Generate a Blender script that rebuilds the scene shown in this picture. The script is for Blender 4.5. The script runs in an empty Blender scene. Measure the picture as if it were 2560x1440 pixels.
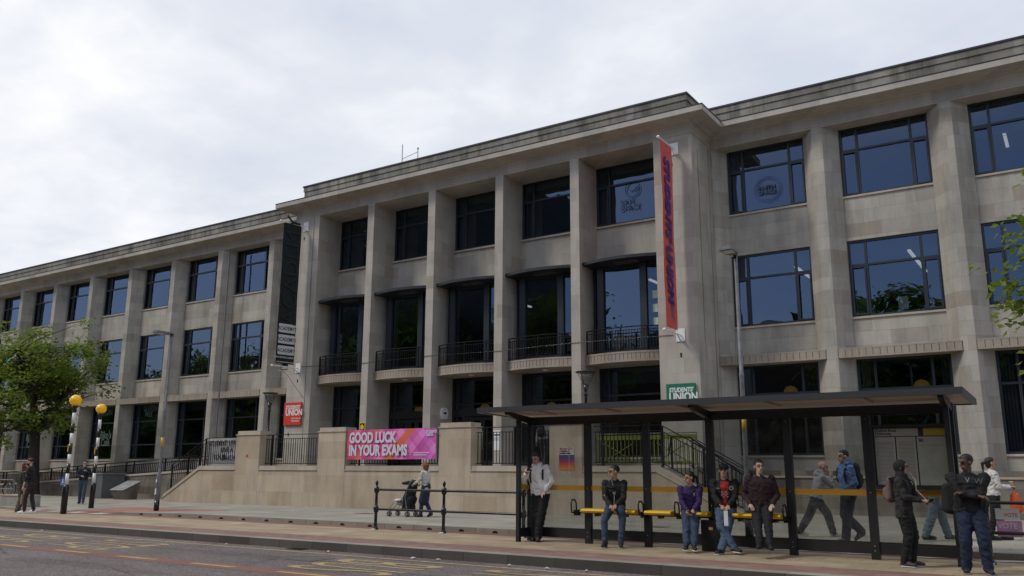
import bpy, bmesh, math, random
import numpy as np
from mathutils import noise as mnoise
from mathutils import Vector, Matrix
random.seed(7)
C=bpy.context.scene.collection
PI=math.pi
def rad(a): return math.radians(a)
S=bpy.context.scene
# ------------------------------------------------------------------ camera
Fv=Vector((-0.5386505,0.81601767,0.20969214)); Rv=Vector((0.83517852,0.54995406,0.00523195)); Uv=Rv.cross(Fv)
cam=bpy.data.objects.new('camera',bpy.data.cameras.new('camera')); C.objects.link(cam)
cam.matrix_world=Matrix(((Rv.x,Uv.x,-Fv.x,0),(Rv.y,Uv.y,-Fv.y,0),(Rv.z,Uv.z,-Fv.z,1.4),(0,0,0,1)))
cam.data.sensor_width=36; cam.data.lens=2146.95/2560*36; cam.data.clip_end=2000; cam.data.clip_start=0.1
S.camera=cam
# ------------------------------------------------------------------ light
w=bpy.data.worlds.new('World'); S.world=w; w.use_nodes=True
nt=w.node_tree; N=nt.nodes; L=nt.links; N.clear()
def nn(t,**k):
    n=N.new(t)
    for a,b in k.items(): setattr(n,a,b)
    return n
SUN_EL=rad(48); SUN_AZ=Vector((-0.62,-0.62,0))      # direction towards the sun on the ground
sky=nn('ShaderNodeTexSky',sky_type='NISHITA',sun_disc=False,sun_elevation=SUN_EL,sun_rotation=math.atan2(SUN_AZ.x,SUN_AZ.y),air_density=1.0,dust_density=1.0)
tc=nn('ShaderNodeTexCoord'); sep=nn('ShaderNodeSeparateXYZ'); L.new(tc.outputs['Generated'],sep.inputs[0])
def math_(op,a,b=None,clamp=False):
    n=nn('ShaderNodeMath',operation=op,use_clamp=clamp)
    for i,v in enumerate((a,b)):
        if v is None: continue
        if hasattr(v,'links') or hasattr(v,'is_linked'): L.new(v,n.inputs[i])
        else: n.inputs[i].default_value=v
    return n.outputs[0]
zc=math_('MAXIMUM',sep.outputs[2],0.02); zc=math_('ADD',zc,0.18)
px=math_('DIVIDE',sep.outputs[0],zc); py=math_('DIVIDE',sep.outputs[1],zc)
cmb=nn('ShaderNodeCombineXYZ'); L.new(px,cmb.inputs[0]); L.new(py,cmb.inputs[1])
def noise(scale,detail,rough,off,dist=0.0):
    mp=nn('ShaderNodeMapping'); mp.inputs['Location'].default_value=off; L.new(cmb.outputs[0],mp.inputs[0])
    n=nn('ShaderNodeTexNoise'); n.inputs['Scale'].default_value=scale; n.inputs['Detail'].default_value=detail; n.inputs['Roughness'].default_value=rough; n.inputs['Distortion'].default_value=dist
    L.new(mp.outputs[0],n.inputs['Vector']); return n.outputs['Fac']
n1=noise(1.9,7,0.50,(3.1,1.7,0),0.4); n2=noise(0.33,3,0.5,(8,2,0)); n3=noise(5.5,5,0.6,(1,4,0),0.3)
# brighter and whiter towards the far left, greyer to the right and overhead
dirx=math_('ADD',math_('MULTIPLY',sep.outputs[0],-0.30),math_('MULTIPLY',sep.outputs[2],-0.30))
t=math_('ADD',math_('ADD',math_('ADD',math_('MULTIPLY',n1,1.15),math_('MULTIPLY',n3,0.40)),math_('MULTIPLY',n2,0.45)),math_('SUBTRACT',dirx,0.13))
t=math_('MULTIPLY',t,0.7); ramp=nn('ShaderNodeValToRGB'); L.new(t,ramp.inputs[0]); e=ramp.color_ramp.elements
e[0].position=0.50; e[0].color=(5.6,6.0,6.85,1); e[1].position=0.88; e[1].color=(8.3,8.4,8.6,1)
m=e.new(0.665); m.color=(6.4,6.7,7.35,1)
# open blue patches behind the viewer (they show in the glass)
gap=math_('MULTIPLY',math_('SUBTRACT',math_('MULTIPLY',sep.outputs[1],-1.0),0.10),3.0,True)
gap=math_('MULTIPLY',gap,math_('MULTIPLY',math_('SUBTRACT',0.86,n2),4.0,True))
gap=math_('MULTIPLY',gap,math_('MULTIPLY',math_('SUBTRACT',0.46,sep.outputs[2]),6.0,True))
skyb=nn('ShaderNodeMixRGB',blend_type='MULTIPLY'); skyb.inputs[0].default_value=1; L.new(sky.outputs[0],skyb.inputs[1]); skyb.inputs[2].default_value=(1.0,1.0,1.15,1)
mix=nn('ShaderNodeMixRGB'); L.new(gap,mix.inputs[0]); L.new(ramp.outputs[0],mix.inputs[1]); L.new(skyb.outputs[0],mix.inputs[2])
bg=nn('ShaderNodeBackground'); bg.inputs[1].default_value=0.1; L.new(mix.outputs[0],bg.inputs[0])
wo=nn('ShaderNodeOutputWorld'); L.new(bg.outputs[0],wo.inputs[0])
sun=bpy.data.objects.new('sun',bpy.data.lights.new('sun','SUN')); C.objects.link(sun)
sun.data.energy=1.35; sun.data.angle=rad(11); sun.data.color=(1,0.95,0.86)
sd=Vector((SUN_AZ.x,SUN_AZ.y,0)).normalized()*math.cos(SUN_EL)+Vector((0,0,math.sin(SUN_EL)))
sun.rotation_euler=(-sd).to_track_quat('-Z','Y').to_euler()
S.view_settings.view_transform='Standard'; S.view_settings.look='None'; S.view_settings.exposure=0.27; S.view_settings.gamma=1
S.render.engine='CYCLES'
# ------------------------------------------------------------------ mesh builder
class MB:
    def __init__(s): s.v=[]; s.f=[]; s.m=[]; s.sm=[]
    def add(s,vs,fs,mi=0,smooth=False):
        o=len(s.v); s.v+= [tuple(v) for v in vs]
        for f in fs: s.f.append([i+o for i in f]); s.m.append(mi); s.sm.append(smooth)
        return s
    def box(s,x0,x1,y0,y1,z0,z1,mi=0,M=None):
        vs=[(x,y,z) for x in (x0,x1) for y in (y0,y1) for z in (z0,z1)]
        if M: vs=[M@Vector(v) for v in vs]
        return s.add(vs,[(0,1,3,2),(4,6,7,5),(0,4,5,1),(2,3,7,6),(0,2,6,4),(1,5,7,3)],mi)
    def prism(s,poly,z0,z1,mi=0,M=None,plane='xy'):
        n=len(poly)
        def P(a,b,c):
            v={'xy':(a,b,c),'xz':(a,c,b),'yz':(c,a,b)}[plane]
            return M@Vector(v) if M else v
        vs=[P(a,b,z0) for a,b in poly]+[P(a,b,z1) for a,b in poly]
        fs=[list(range(n))[::-1],list(range(n,2*n))]+[(i,(i+1)%n,n+(i+1)%n,n+i) for i in range(n)]
        return s.add(vs,fs,mi)
    def tube(s,pts,r,n=8,mi=0,closed=False,flat=1.0,smooth=True):
        pts=[Vector(p) for p in pts]; R=r if isinstance(r,(list,tuple)) else [r]*len(pts)
        k=len(pts); vs=[]; up=None
        for i,p in enumerate(pts):
            a=pts[(i-1)%k] if (closed or i>0) else p; b=pts[(i+1)%k] if (closed or i<k-1) else p
            d=(b-a).normalized() if (b-a).length>1e-9 else Vector((0,0,1))
            if up is None: up=Vector((0,0,1)) if abs(d.z)<0.9 else Vector((1,0,0))
            x=d.cross(up).normalized(); y=x.cross(d).normalized(); up=y
            for j in range(n):
                t=2*PI*j/n; vs.append(p+x*math.cos(t)*R[i]+y*math.sin(t)*R[i]*flat)
        fs=[]
        for i in range(k if closed else k-1):
            for j in range(n):
                a=i*n+j; b=i*n+(j+1)%n; c=((i+1)%k)*n+(j+1)%n; d=((i+1)%k)*n+j
                fs.append((a,b,c,d))
        s.add(vs,fs,mi,smooth)
        if not closed: s.add(vs[:n],[list(range(n))[::-1]],mi); s.add(vs[-n:],[list(range(n))],mi)
        return s
    def lathe(s,prof,c=(0,0,0),n=20,mi=0,smooth=True,M=None):
        vs=[];fs=[]
        for r,z in prof:
            for j in range(n):
                t=2*PI*j/n; v=Vector((c[0]+r*math.cos(t),c[1]+r*math.sin(t),c[2]+z)); vs.append(M@v if M else v)
        for i in range(len(prof)-1):
            for j in range(n): fs.append((i*n+j,i*n+(j+1)%n,(i+1)*n+(j+1)%n,(i+1)*n+j))
        fs2=[list(range(n))[::-1],[len(vs)-n+j for j in range(n)]]
        o=len(s.v); s.add(vs,fs,mi,smooth)
        for f in fs2: s.f.append([i+o for i in f]); s.m.append(mi); s.sm.append(False)
        return s
    def ell(s,c,r,M=None,n=12,k=8,mi=0):
        c=Vector(c); vs=[];fs=[]
        for i in range(1,k):
            a=PI*i/k
            for j in range(n):
                t=2*PI*j/n; v=Vector((r[0]*math.sin(a)*math.cos(t),r[1]*math.sin(a)*math.sin(t),r[2]*math.cos(a)))
                vs.append(c+(M@v if M else v))
        top=Vector((0,0,r[2])); vs.append(c+(M@top if M else top)); vs.append(c-(M@top if M else top))
        T=len(vs)-2
        for i in range(k-2):
            for j in range(n): fs.append((i*n+j,(i+1)*n+j,(i+1)*n+(j+1)%n,i*n+(j+1)%n))
        for j in range(n): fs.append((T,j,(j+1)%n)); fs.append((T+1,(k-2)*n+(j+1)%n,(k-2)*n+j))
        return s.add(vs,fs,mi,True)
    def cone(s,a,b,ra,rb,n=12,wa=None,wb=None,side=None,mi=0):
        """rounded tapered limb; wa/wb = half widths along 'side' (elliptical)"""
        a=Vector(a); b=Vector(b); d=(b-a); Ln=max(d.length,1e-5); d/=Ln
        if side is None: side=Vector((1,0,0)) if abs(d.x)<0.8 else Vector((0,1,0))
        side=Vector(side); x=(side-d*side.dot(d)).normalized(); y=d.cross(x)
        wa=wa or ra; wb=wb or rb; vs=[];k=4
        rings=[]
        for i in range(1,k+1): t=PI/2*i/k; rings.append((a-d*ra*math.cos(t),math.sin(t)*wa,math.sin(t)*ra))
        for i in range(k,0,-1): t=PI/2*i/k; rings.append((b+d*rb*math.cos(t),math.sin(t)*wb,math.sin(t)*rb))
        for p,wx,wy in rings:
            for j in range(n): t=2*PI*j/n; vs.append(p+x*math.cos(t)*wx+y*math.sin(t)*wy)
        T=len(vs); vs.append(a-d*ra); vs.append(b+d*rb); fs=[]
        R=len(rings)
        for i in range(R-1):
            for j in range(n): fs.append((i*n+j,i*n+(j+1)%n,(i+1)*n+(j+1)%n,(i+1)*n+j))
        for j in range(n): fs.append((T,(j+1)%n,j)); fs.append((T+1,(R-1)*n+j,(R-1)*n+(j+1)%n))
        return s.add(vs,fs,mi,True)
    def loft(s,rings,side,n=16,mi=0):
        side=Vector(side); P=[Vector(r[0]) for r in rings]; vs=[]
        for i,p in enumerate(P):
            d=(P[min(i+1,len(P)-1)]-P[max(i-1,0)]).normalized(); x=(side-d*side.dot(d)).normalized(); y=d.cross(x)
            for j in range(n):
                t=2*PI*j/n; c_,s_=math.cos(t),math.sin(t); k=1/((abs(c_)**2.6+abs(s_)**2.6)**(1/2.6))
                vs.append(p+x*c_*k*rings[i][1]+y*s_*k*rings[i][2])
        fs=[(i*n+j,i*n+(j+1)%n,(i+1)*n+(j+1)%n,(i+1)*n+j) for i in range(len(P)-1) for j in range(n)]
        fs+= [tuple(range(n))[::-1],tuple(range(len(vs)-n,len(vs)))]
        return s.add(vs,fs,mi,True)
    def mesh(s,name):
        me=bpy.data.meshes.new(name); me.from_pydata(s.v,[],s.f); 
        me.polygons.foreach_set('material_index',s.m); me.polygons.foreach_set('use_smooth',s.sm); me.update()
        return me
    def build(s,name,mats,parent=None,remesh=None,smooth_it=0,**t):
        if not isinstance(mats,(list,tuple)): mats=[mats]
        me=s.mesh(name)
        if remesh:
            o=bpy.data.objects.new('tmp',me); C.objects.link(o)
            md=o.modifiers.new('r','REMESH'); md.mode='VOXEL'; md.voxel_size=remesh; md.use_smooth_shade=True
            if smooth_it: ms=o.modifiers.new('s','SMOOTH'); ms.iterations=smooth_it; ms.factor=0.5
            bpy.context.view_layer.update()
            m2=bpy.data.meshes.new_from_object(o.evaluated_get(bpy.context.evaluated_depsgraph_get()))
            bpy.data.objects.remove(o); me=m2; me.name=name
        else:
            bm=bmesh.new(); bm.from_mesh(me); bmesh.ops.recalc_face_normals(bm,faces=bm.faces); bm.to_mesh(me); bm.free()
        me.materials.clear()
        for m in mats: me.materials.append(m)
        o=bpy.data.objects.new(name,me); C.objects.link(o)
        if parent: o.parent=parent
        tag(o,**t)
        return o
def tag(o,label=None,cat=None,group=None,kind=None):
    if label: o['label']=label
    if cat: o['category']=cat
    if group: o['group']=group
    if kind: o['kind']=kind
    return o
def thing(name,label,cat,loc=(0,0,0),rz=0,group=None):
    o=bpy.data.objects.new(name,None); o.empty_display_size=.2; C.objects.link(o); o.location=loc; o.rotation_euler=(0,0,rz)
    return tag(o,label,cat,group)
def copy_tree(o,parent=None):
    c=o.copy(); C.objects.link(c); c.parent=parent
    for ch in list(o.children): copy_tree(ch,c)
    return c
def text(name,s,size,mat,M,parent=None,sx=1.0,off=0.0,shear=0.0,align='LEFT',ls=1.0,space=1.0,ext=0.0,**t):
    """lettering as a mesh; local x = reading direction, y = up, lies in the xy plane of M"""
    cu=bpy.data.curves.new(name,'FONT'); cu.body=s; cu.size=size; cu.offset=off; cu.shear=shear; cu.align_x=align; cu.space_line=ls; cu.space_character=space; cu.extrude=ext; cu.resolution_u=3
    o=bpy.data.objects.new('tmp',cu); C.objects.link(o); bpy.context.view_layer.update()
    me=bpy.data.meshes.new_from_object(o.evaluated_get(bpy.context.evaluated_depsgraph_get())); bpy.data.objects.remove(o)
    me.transform(M@Matrix.Diagonal((sx,1,1,1))); me.materials.clear(); me.materials.append(mat); me.name=name
    r=bpy.data.objects.new(name,me); C.objects.link(r)
    if parent: r.parent=parent
    return tag(r,**t)
def frame(o,x,y):   # matrix with origin o, text x axis, text y axis
    x=Vector(x).normalized(); y=Vector(y).normalized(); z=x.cross(y)
    return Matrix(((x.x,y.x,z.x,o[0]),(x.y,y.y,z.y,o[1]),(x.z,y.z,z.z,o[2]),(0,0,0,1)))
# ------------------------------------------------------------------ materials
def mat(name,col,rough=0.7,metal=0.0,var=0.0,vs=3.0,bump=0.0,bs=40.0,spec=None,emit=None,es=1.0,col2=None,coat=0):
    m=bpy.data.materials.new(name); m.use_nodes=True; t=m.node_tree; b=t.nodes['Principled BSDF']
    b.inputs['Base Color'].default_value=(*col,1); b.inputs['Roughness'].default_value=rough; b.inputs['Metallic'].default_value=metal
    if spec is not None: b.inputs['Specular IOR Level'].default_value=spec
    if coat: b.inputs['Coat Weight'].default_value=coat
    if emit: b.inputs['Emission Color'].default_value=(*emit,1); b.inputs['Emission Strength'].default_value=es
    tcn=t.nodes.new('ShaderNodeTexCoord')
    if var or col2:
        n=t.nodes.new('ShaderNodeTexNoise'); n.inputs['Scale'].default_value=vs; n.inputs['Detail'].default_value=6; n.inputs['Roughness'].default_value=0.65
        t.links.new(tcn.outputs['Object'],n.inputs['Vector'])
        r=t.nodes.new('ShaderNodeValToRGB'); r.color_ramp.elements[0].position=0.32; r.color_ramp.elements[1].position=0.68
        c2=col2 or tuple(min(1,c*(1+var)) for c in col); c1=col if col2 else tuple(c*(1-var) for c in col)
        r.color_ramp.elements[0].color=(*c1,1); r.color_ramp.elements[1].color=(*c2,1)
        t.links.new(n.outputs['Fac'],r.inputs[0]); t.links.new(r.outputs[0],b.inputs['Base Color'])
    if bump:
        n=t.nodes.new('ShaderNodeTexNoise'); n.inputs['Scale'].default_value=bs; n.inputs['Detail'].default_value=4
        t.links.new(tcn.outputs['Object'],n.inputs['Vector']); bp=t.nodes.new('ShaderNodeBump'); bp.inputs['Strength'].default_value=bump; bp.inputs['Distance'].default_value=0.02
        t.links.new(n.outputs['Fac'],bp.inputs['Height']); t.links.new(bp.outputs[0],b.inputs['Normal'])
    return m
class G:   # tiny node-graph helper
    def __init__(s,name): 
        s.m=bpy.data.materials.new(name); s.m.use_nodes=True; s.t=s.m.node_tree; s.b=s.t.nodes['Principled BSDF']; s.tc=s.t.nodes.new('ShaderNodeTexCoord')
    def n(s,t,ins={},**k):
        n=s.t.nodes.new(t)
        for a,b in k.items(): setattr(n,a,b)
        for a,b in ins.items():
            if isinstance(b,bpy.types.NodeSocket): s.t.links.new(b,n.inputs[a])
            else: n.inputs[a].default_value=b
        return n
    def ramp(s,fac,stops):
        r=s.n('ShaderNodeValToRGB',{0:fac}); e=r.color_ramp.elements
        while len(e)<len(stops): e.new(0.5)
        for x,(p,c) in zip(e,stops): x.position=p; x.color=c if len(c)==4 else (*c,1)
        return r.outputs[0]
    def mul(s,a,b,f=1.0): return s.n('ShaderNodeMixRGB',{0:f,1:a,2:b},blend_type='MULTIPLY').outputs[0]
    def mix(s,f,a,b): return s.n('ShaderNodeMixRGB',{0:f,1:a,2:b}).outputs[0]
    def noise(s,v,sc,d=5,r=0.6,dist=0): return s.n('ShaderNodeTexNoise',{'Vector':v,'Scale':sc,'Detail':d,'Roughness':r,'Distortion':dist}).outputs['Fac']
    def mp(s,v,scale=(1,1,1),loc=(0,0,0),rot=(0,0,0)): return s.n('ShaderNodeMapping',{'Vector':v,'Scale':scale,'Location':loc,'Rotation':rot}).outputs[0]
    def set(s,**k):
        for a,b in k.items():
            a=a.replace('_',' ')
            if isinstance(b,bpy.types.NodeSocket): s.t.links.new(b,s.b.inputs[a])
            else: s.b.inputs[a].default_value=b
    def bump(s,h,st=0.3,d=0.02): s.t.links.new(s.n('ShaderNodeBump',{'Strength':st,'Distance':d,'Height':h}).outputs[0],s.b.inputs['Normal'])
def stone(name,c1,c2,bw=1.1,bh=0.46,mort=0.005,stain=0.38,zband=None,joint=0.50,ceil=0.0):
    g=G(name); p=g.tc.outputs['Object']; sp=g.n('ShaderNodeSeparateXYZ',{0:p})
    xy=g.n('ShaderNodeMath',{0:sp.outputs[0],1:sp.outputs[1]},operation='ADD').outputs[0]
    v=g.n('ShaderNodeCombineXYZ',{0:xy,1:sp.outputs[2]}).outputs[0]
    br=g.n('ShaderNodeTexBrick',{'Vector':v,'Color1':(0,0,0,1),'Color2':(1,1,1,1),'Mortar':(0.5,0.5,0.5,1),'Scale':1.0,'Mortar Size':mort,'Mortar Smooth':0.3,'Brick Width':bw,'Row Height':bh})
    base=g.ramp(br.outputs['Color'],[(0.0,tuple(a*b for a,b in zip(c1,(.95,.90,.85)))),(0.12,c1),(0.45,tuple(a*.45+b*.55 for a,b in zip(c1,c2))),(0.88,c2),(1.0,tuple(a*b for a,b in zip(c2,(1.08,1.06,1.04))))])
    n=g.ramp(g.noise(p,0.7,7,0.65),[(0.3,(1-stain*.55,)*3),(0.7,(1.06,1.05,1.03))]); base=g.mul(base,n)
    st=g.ramp(g.noise(g.mp(p,(2.0,2.0,0.30)),1.0,6,0.7),[(0.34,(1-stain,)*3),(0.56,(1,1,1))]); base=g.mul(base,st,0.62)
    fine=g.ramp(g.noise(p,38,3,0.7),[(0.25,(0.88,)*3),(0.75,(1.08,)*3)]); base=g.mul(base,fine)
    base=g.mix(g.n('ShaderNodeMath',{0:br.outputs['Fac'],1:1-joint},operation='MULTIPLY').outputs[0],base,(c1[0]*.45,c1[1]*.43,c1[2]*.4,1))
    g.set(Base_Color=base,Roughness=0.9,Specular_IOR_Level=0.2)
    h=g.n('ShaderNodeMath',{0:g.noise(p,22,5,0.7),1:g.n('ShaderNodeMath',{0:br.outputs['Fac'],1:-1.2},operation='MULTIPLY').outputs[0]},operation='ADD').outputs[0]
    g.bump(h,0.35,0.012); return g.m
M_stone=stone('portland_stone',(0.415,0.383,0.335),(0.50,0.465,0.41))
M_fin=stone('portland_stone_smooth',(0.435,0.400,0.35),(0.50,0.461,0.405),0.9,0.52,0.003,0.25)
M_weather=stone('weathered_stone',(0.29,0.27,0.23),(0.40,0.37,0.315),1.4,3.0,0.004,0.8)
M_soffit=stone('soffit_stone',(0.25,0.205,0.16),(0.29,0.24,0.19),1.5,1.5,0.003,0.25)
M_band=stone('fluted_stone',(0.37,0.315,0.255),(0.43,0.375,0.31),0.9,3.0,0.003,0.3)
M_terr=stone('terrace_stone',(0.485,0.405,0.308),(0.55,0.465,0.36),1.35,0.62,0.003,0.34,joint=0.8)
M_cop=stone('coping_stone',(0.47,0.41,0.33),(0.53,0.465,0.38),1.2,3,0.004,0.25)
M_old=stone('old_stone',(0.19,0.168,0.138),(0.30,0.265,0.22),0.8,0.33,0.006,0.6)
M_lead=mat('lead_capping',(0.035,0.037,0.042),0.55,0.2,var=0.3,vs=2)
M_bronze=mat('dark_canopy_metal',(0.03,0.032,0.035),0.5,0.3,var=0.3,vs=4)
M_frame=mat('window_frame_paint',(0.022,0.028,0.036),0.4,0.1)
M_frame2=mat('grey_mullion_paint',(0.055,0.058,0.065),0.45,0.1)
M_black=mat('black_gloss_paint',(0.008,0.008,0.009),0.22,0.0)
M_iron=mat('black_iron_paint',(0.006,0.006,0.007),0.65,spec=.2)
M_shel=mat('shelter_dark_paint',(0.017,0.017,0.018),0.38,0.0,var=0.15,vs=6)
M_white=mat('white_paint',(0.75,0.75,0.74),0.4)
M_off=mat('off_white',(0.6,0.59,0.56),0.6)
M_yel=mat('yellow_plastic',(0.72,0.42,0.012),0.35,var=0.06)
M_ylb=mat('yellow_band_vinyl',(0.44,0.225,0.012),0.5)
M_galv=mat('galvanised_steel',(0.19,0.195,0.20),0.55,0.35,var=0.25,vs=9)
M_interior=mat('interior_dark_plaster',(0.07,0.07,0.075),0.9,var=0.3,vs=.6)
M_tube=mat('fluorescent_tube',(1,1,.95),0.5,emit=(1,0.93,0.8),es=.8)
def rough_(x): return x
def glass(name,tint,ior=1.6,rough=0.0,gl=(0.9,0.95,1,1),wob=0.0):
    m=bpy.data.materials.new(name); m.use_nodes=True; t=m.node_tree; t.nodes.clear()
    o=t.nodes.new('ShaderNodeOutputMaterial'); mx=t.nodes.new('ShaderNodeMixShader'); tr=t.nodes.new('ShaderNodeBsdfTransparent'); g=t.nodes.new('ShaderNodeBsdfGlossy'); lw=t.nodes.new('ShaderNodeLayerWeight')
    tr.inputs[0].default_value=(*tint,1); g.inputs['Roughness'].default_value=rough; g.inputs['Color'].default_value=gl; lw.inputs['Blend'].default_value=0.5; r0=((ior-1)/(ior+1))**2
    pw=t.nodes.new('ShaderNodeMath'); pw.operation='POWER'; pw.inputs[1].default_value=5; t.links.new(lw.outputs['Facing'],pw.inputs[0])
    fr=t.nodes.new('ShaderNodeMath'); fr.operation='MULTIPLY_ADD'; fr.inputs[1].default_value=1-r0; fr.inputs[2].default_value=r0; t.links.new(pw.outputs[0],fr.inputs[0])
    t.links.new(fr.outputs[0],mx.inputs[0]); t.links.new(tr.outputs[0],mx.inputs[1]); t.links.new(g.outputs[0],mx.inputs[2]); t.links.new(mx.outputs[0],o.inputs[0])
    if wob:
        tc=t.nodes.new('ShaderNodeTexCoord'); n=t.nodes.new('ShaderNodeTexNoise'); n.inputs['Scale'].default_value=0.9; n.inputs['Detail'].default_value=1
        b=t.nodes.new('ShaderNodeBump'); b.inputs['Strength'].default_value=wob; b.inputs['Distance'].default_value=0.05
        t.links.new(tc.outputs['Object'],n.inputs[0]); t.links.new(n.outputs['Fac'],b.inputs['Height']); t.links.new(b.outputs[0],g.inputs['Normal']); t.links.new(b.outputs[0],lw.inputs['Normal'])
    return m
M_glass=glass('window_glass',(0.30,0.34,0.38),2.1,0.004,(0.58,0.74,.97,1),0.22)
M_glass2=glass('shelter_glass',(0.74,0.75,0.74),1.5,0.01)
_t=M_glass2.node_tree; _o=[n for n in _t.nodes if n.type=='OUTPUT_MATERIAL'][0]; _src=_o.inputs[0].links[0].from_socket
_d=_t.nodes.new('ShaderNodeBsdfDiffuse'); _d.inputs[0].default_value=(.45,.45,.43,1); _m=_t.nodes.new('ShaderNodeMixShader'); _c=_t.nodes.new('ShaderNodeTexCoord'); _n=_t.nodes.new('ShaderNodeTexNoise'); _n.inputs['Scale'].default_value=2.6; _n.inputs['Detail'].default_value=7; _n.inputs['Roughness'].default_value=.7
_r=_t.nodes.new('ShaderNodeMapRange'); _r.inputs[1].default_value=.5; _r.inputs[2].default_value=.8; _r.inputs[3].default_value=.01; _r.inputs[4].default_value=.14
_t.links.new(_c.outputs['Object'],_n.inputs[0]); _t.links.new(_n.outputs['Fac'],_r.inputs[0]); _t.links.new(_r.outputs[0],_m.inputs[0]); _t.links.new(_src,_m.inputs[1]); _t.links.new(_d.outputs[0],_m.inputs[2]); _t.links.new(_m.outputs[0],_o.inputs[0])
M_glass3=glass('lantern_glass',(0.8,0.8,0.78),1.5,0.05)
# ------------------------------------------------------------------ the building
WY,PF,CP,CW=29.7,29.05,27.21,28.65
BX0,BX1=-30.28,-10.45
bld=thing('university_building','long three storey pale stone university building with a projecting central block behind the terrace','building',(-20.4,29.7,0.0))
def wchild(o,parent):
    o.matrix_parent_inverse=(Matrix.Translation(parent.location)@Matrix.Rotation(parent.rotation_euler.z,4,'Z')).inverted(); return o
def B(mb,name,mats,parent=bld,**k): return wchild(mb.build(name,mats,parent,**k),parent)
def sweep(profile,path,mis):
    mb=MB(); P=[Vector(p) for p in path]; n=len(P); rings=[]
    for i,p in enumerate(P):
        def nrm(a,b): d=(b-a).normalized(); return Vector((d.y,-d.x))
        if i==0: m_=nrm(P[0],P[1])
        elif i==n-1: m_=nrm(P[-2],P[-1])
        else:
            a=nrm(P[i-1],p); b=nrm(p,P[i+1]); m_=(a+b)/(1+a.dot(b))
        rings.append([(p.x+m_.x*d,p.y+m_.y*d,z) for d,z in profile])
    k=len(profile)
    for i in range(n-1):
        for j in range(k-1):
            mb.add([rings[i][j],rings[i+1][j],rings[i+1][j+1],rings[i][j+1]],[(0,1,2,3)],mis[j])
    return mb
path=[(-74,PF),(BX0,PF),(BX0,CP),(BX1,CP),(BX1,PF),(9,PF)]
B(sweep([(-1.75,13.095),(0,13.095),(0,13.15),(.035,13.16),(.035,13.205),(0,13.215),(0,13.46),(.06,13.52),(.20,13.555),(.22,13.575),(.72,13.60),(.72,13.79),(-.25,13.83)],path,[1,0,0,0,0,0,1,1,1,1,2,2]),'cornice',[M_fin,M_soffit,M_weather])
B(sweep([(-.3,13.842),(.735,13.80),(.735,13.83),(-.3,13.87)],path,[0]*3),'cornice_flashing',M_lead)
B(sweep([(-.2,13.81),(-.2,14.50),(-.165,14.51),(-.165,14.73),(-.7,14.73)],path,[0]*4),'parapet',M_weather)
B(sweep([(-.7,14.735),(-.13,14.735),(-.13,14.80),(-.7,14.81)],path,[0]*3),'parapet_capping',M_lead)
B(MB().box(-74,9,PF+.6,42,14.5,14.7).box(BX0+.6,BX1-.6,CP+.6,PF+.7,14.5,14.7),'roof',M_lead)
RW=[-10.027+i*4.007 for i in range(4)]; wwR=2.813
LW=[-33.458-j*4.085 for j in range(9)]; wwL=2.87
Z=[(2.0,5.11),(6.484,9.091),(10.651,13.095)]
# piers
def pier(xa,xb,z0=0,z1=13.1):
    i=.42; B(MB().prism([(xa,WY+.35),(xa,WY-.12),(xa+i,PF),(xb-i,PF),(xb,WY-.12),(xb,WY+.35)],z0,z1),'pier',M_stone)
for i in range(3): pier(RW[i]+wwR,RW[i+1])
pier(RW[3]+wwR,RW[3]+wwR+1.2)
for j in range(8): pier(LW[j+1]+wwL,LW[j])
pier(LW[8]-1.25,LW[8])
# half piers against the central block
B(MB().prism([(BX1-.3,WY+.35),(BX1-.3,PF+.02),(BX1+.05,PF+.02),(RW[0],WY-.12),(RW[0],WY+.35)],0,13.1),'pier',M_stone)
B(MB().prism([(BX0+.3,WY+.35),(BX0+.3,PF+.02),(BX0-.03,PF+.02),(LW[0]+wwL,WY-.12),(LW[0]+wwL,WY+.35)],0,13.1),'pier',M_stone)
# wall panels between the windows
bays=[(x,wwR) for x in RW]+[(x,wwL) for x in LW]
for x,ww in bays:
    for z0,z1 in ((0,Z[0][0]),(Z[0][1],Z[1][0]),(Z[1][1],Z[2][0])): B(MB().box(x-.02,x+ww+.02,WY-.07,WY+.33,z0,z1),'wall_panel',M_stone)
B(MB().box(-74,LW[8]-1.2,WY-.1,WY+.3,0,13.1),'wall_panel',M_stone)
# fluted string courses
def band(x0,x1):
    mb=MB().box(x0,x1,PF+.02,WY+.1,5.08,5.40).box(x0,x1,PF-.025,PF+.02,5.08,5.13).box(x0,x1,PF-.025,PF+.02,5.35,5.39)
    n=int((x1-x0)/.205); s=(x1-x0)/n
    for k in range(n): mb.box(x0+k*s+.009,x0+(k+1)*s-.009,PF-.02,PF+.02,5.13,5.35)
    B(mb,'string_course',M_band)
for i in range(3): band(RW[i]-.40+(0 if i else -.2),RW[i]+wwR+.42-.02)
band(RW[3]-.40,RW[3]+wwR+.4)
for j in range(9): band(LW[j]-.40,LW[j]+wwL+.40)
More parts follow.
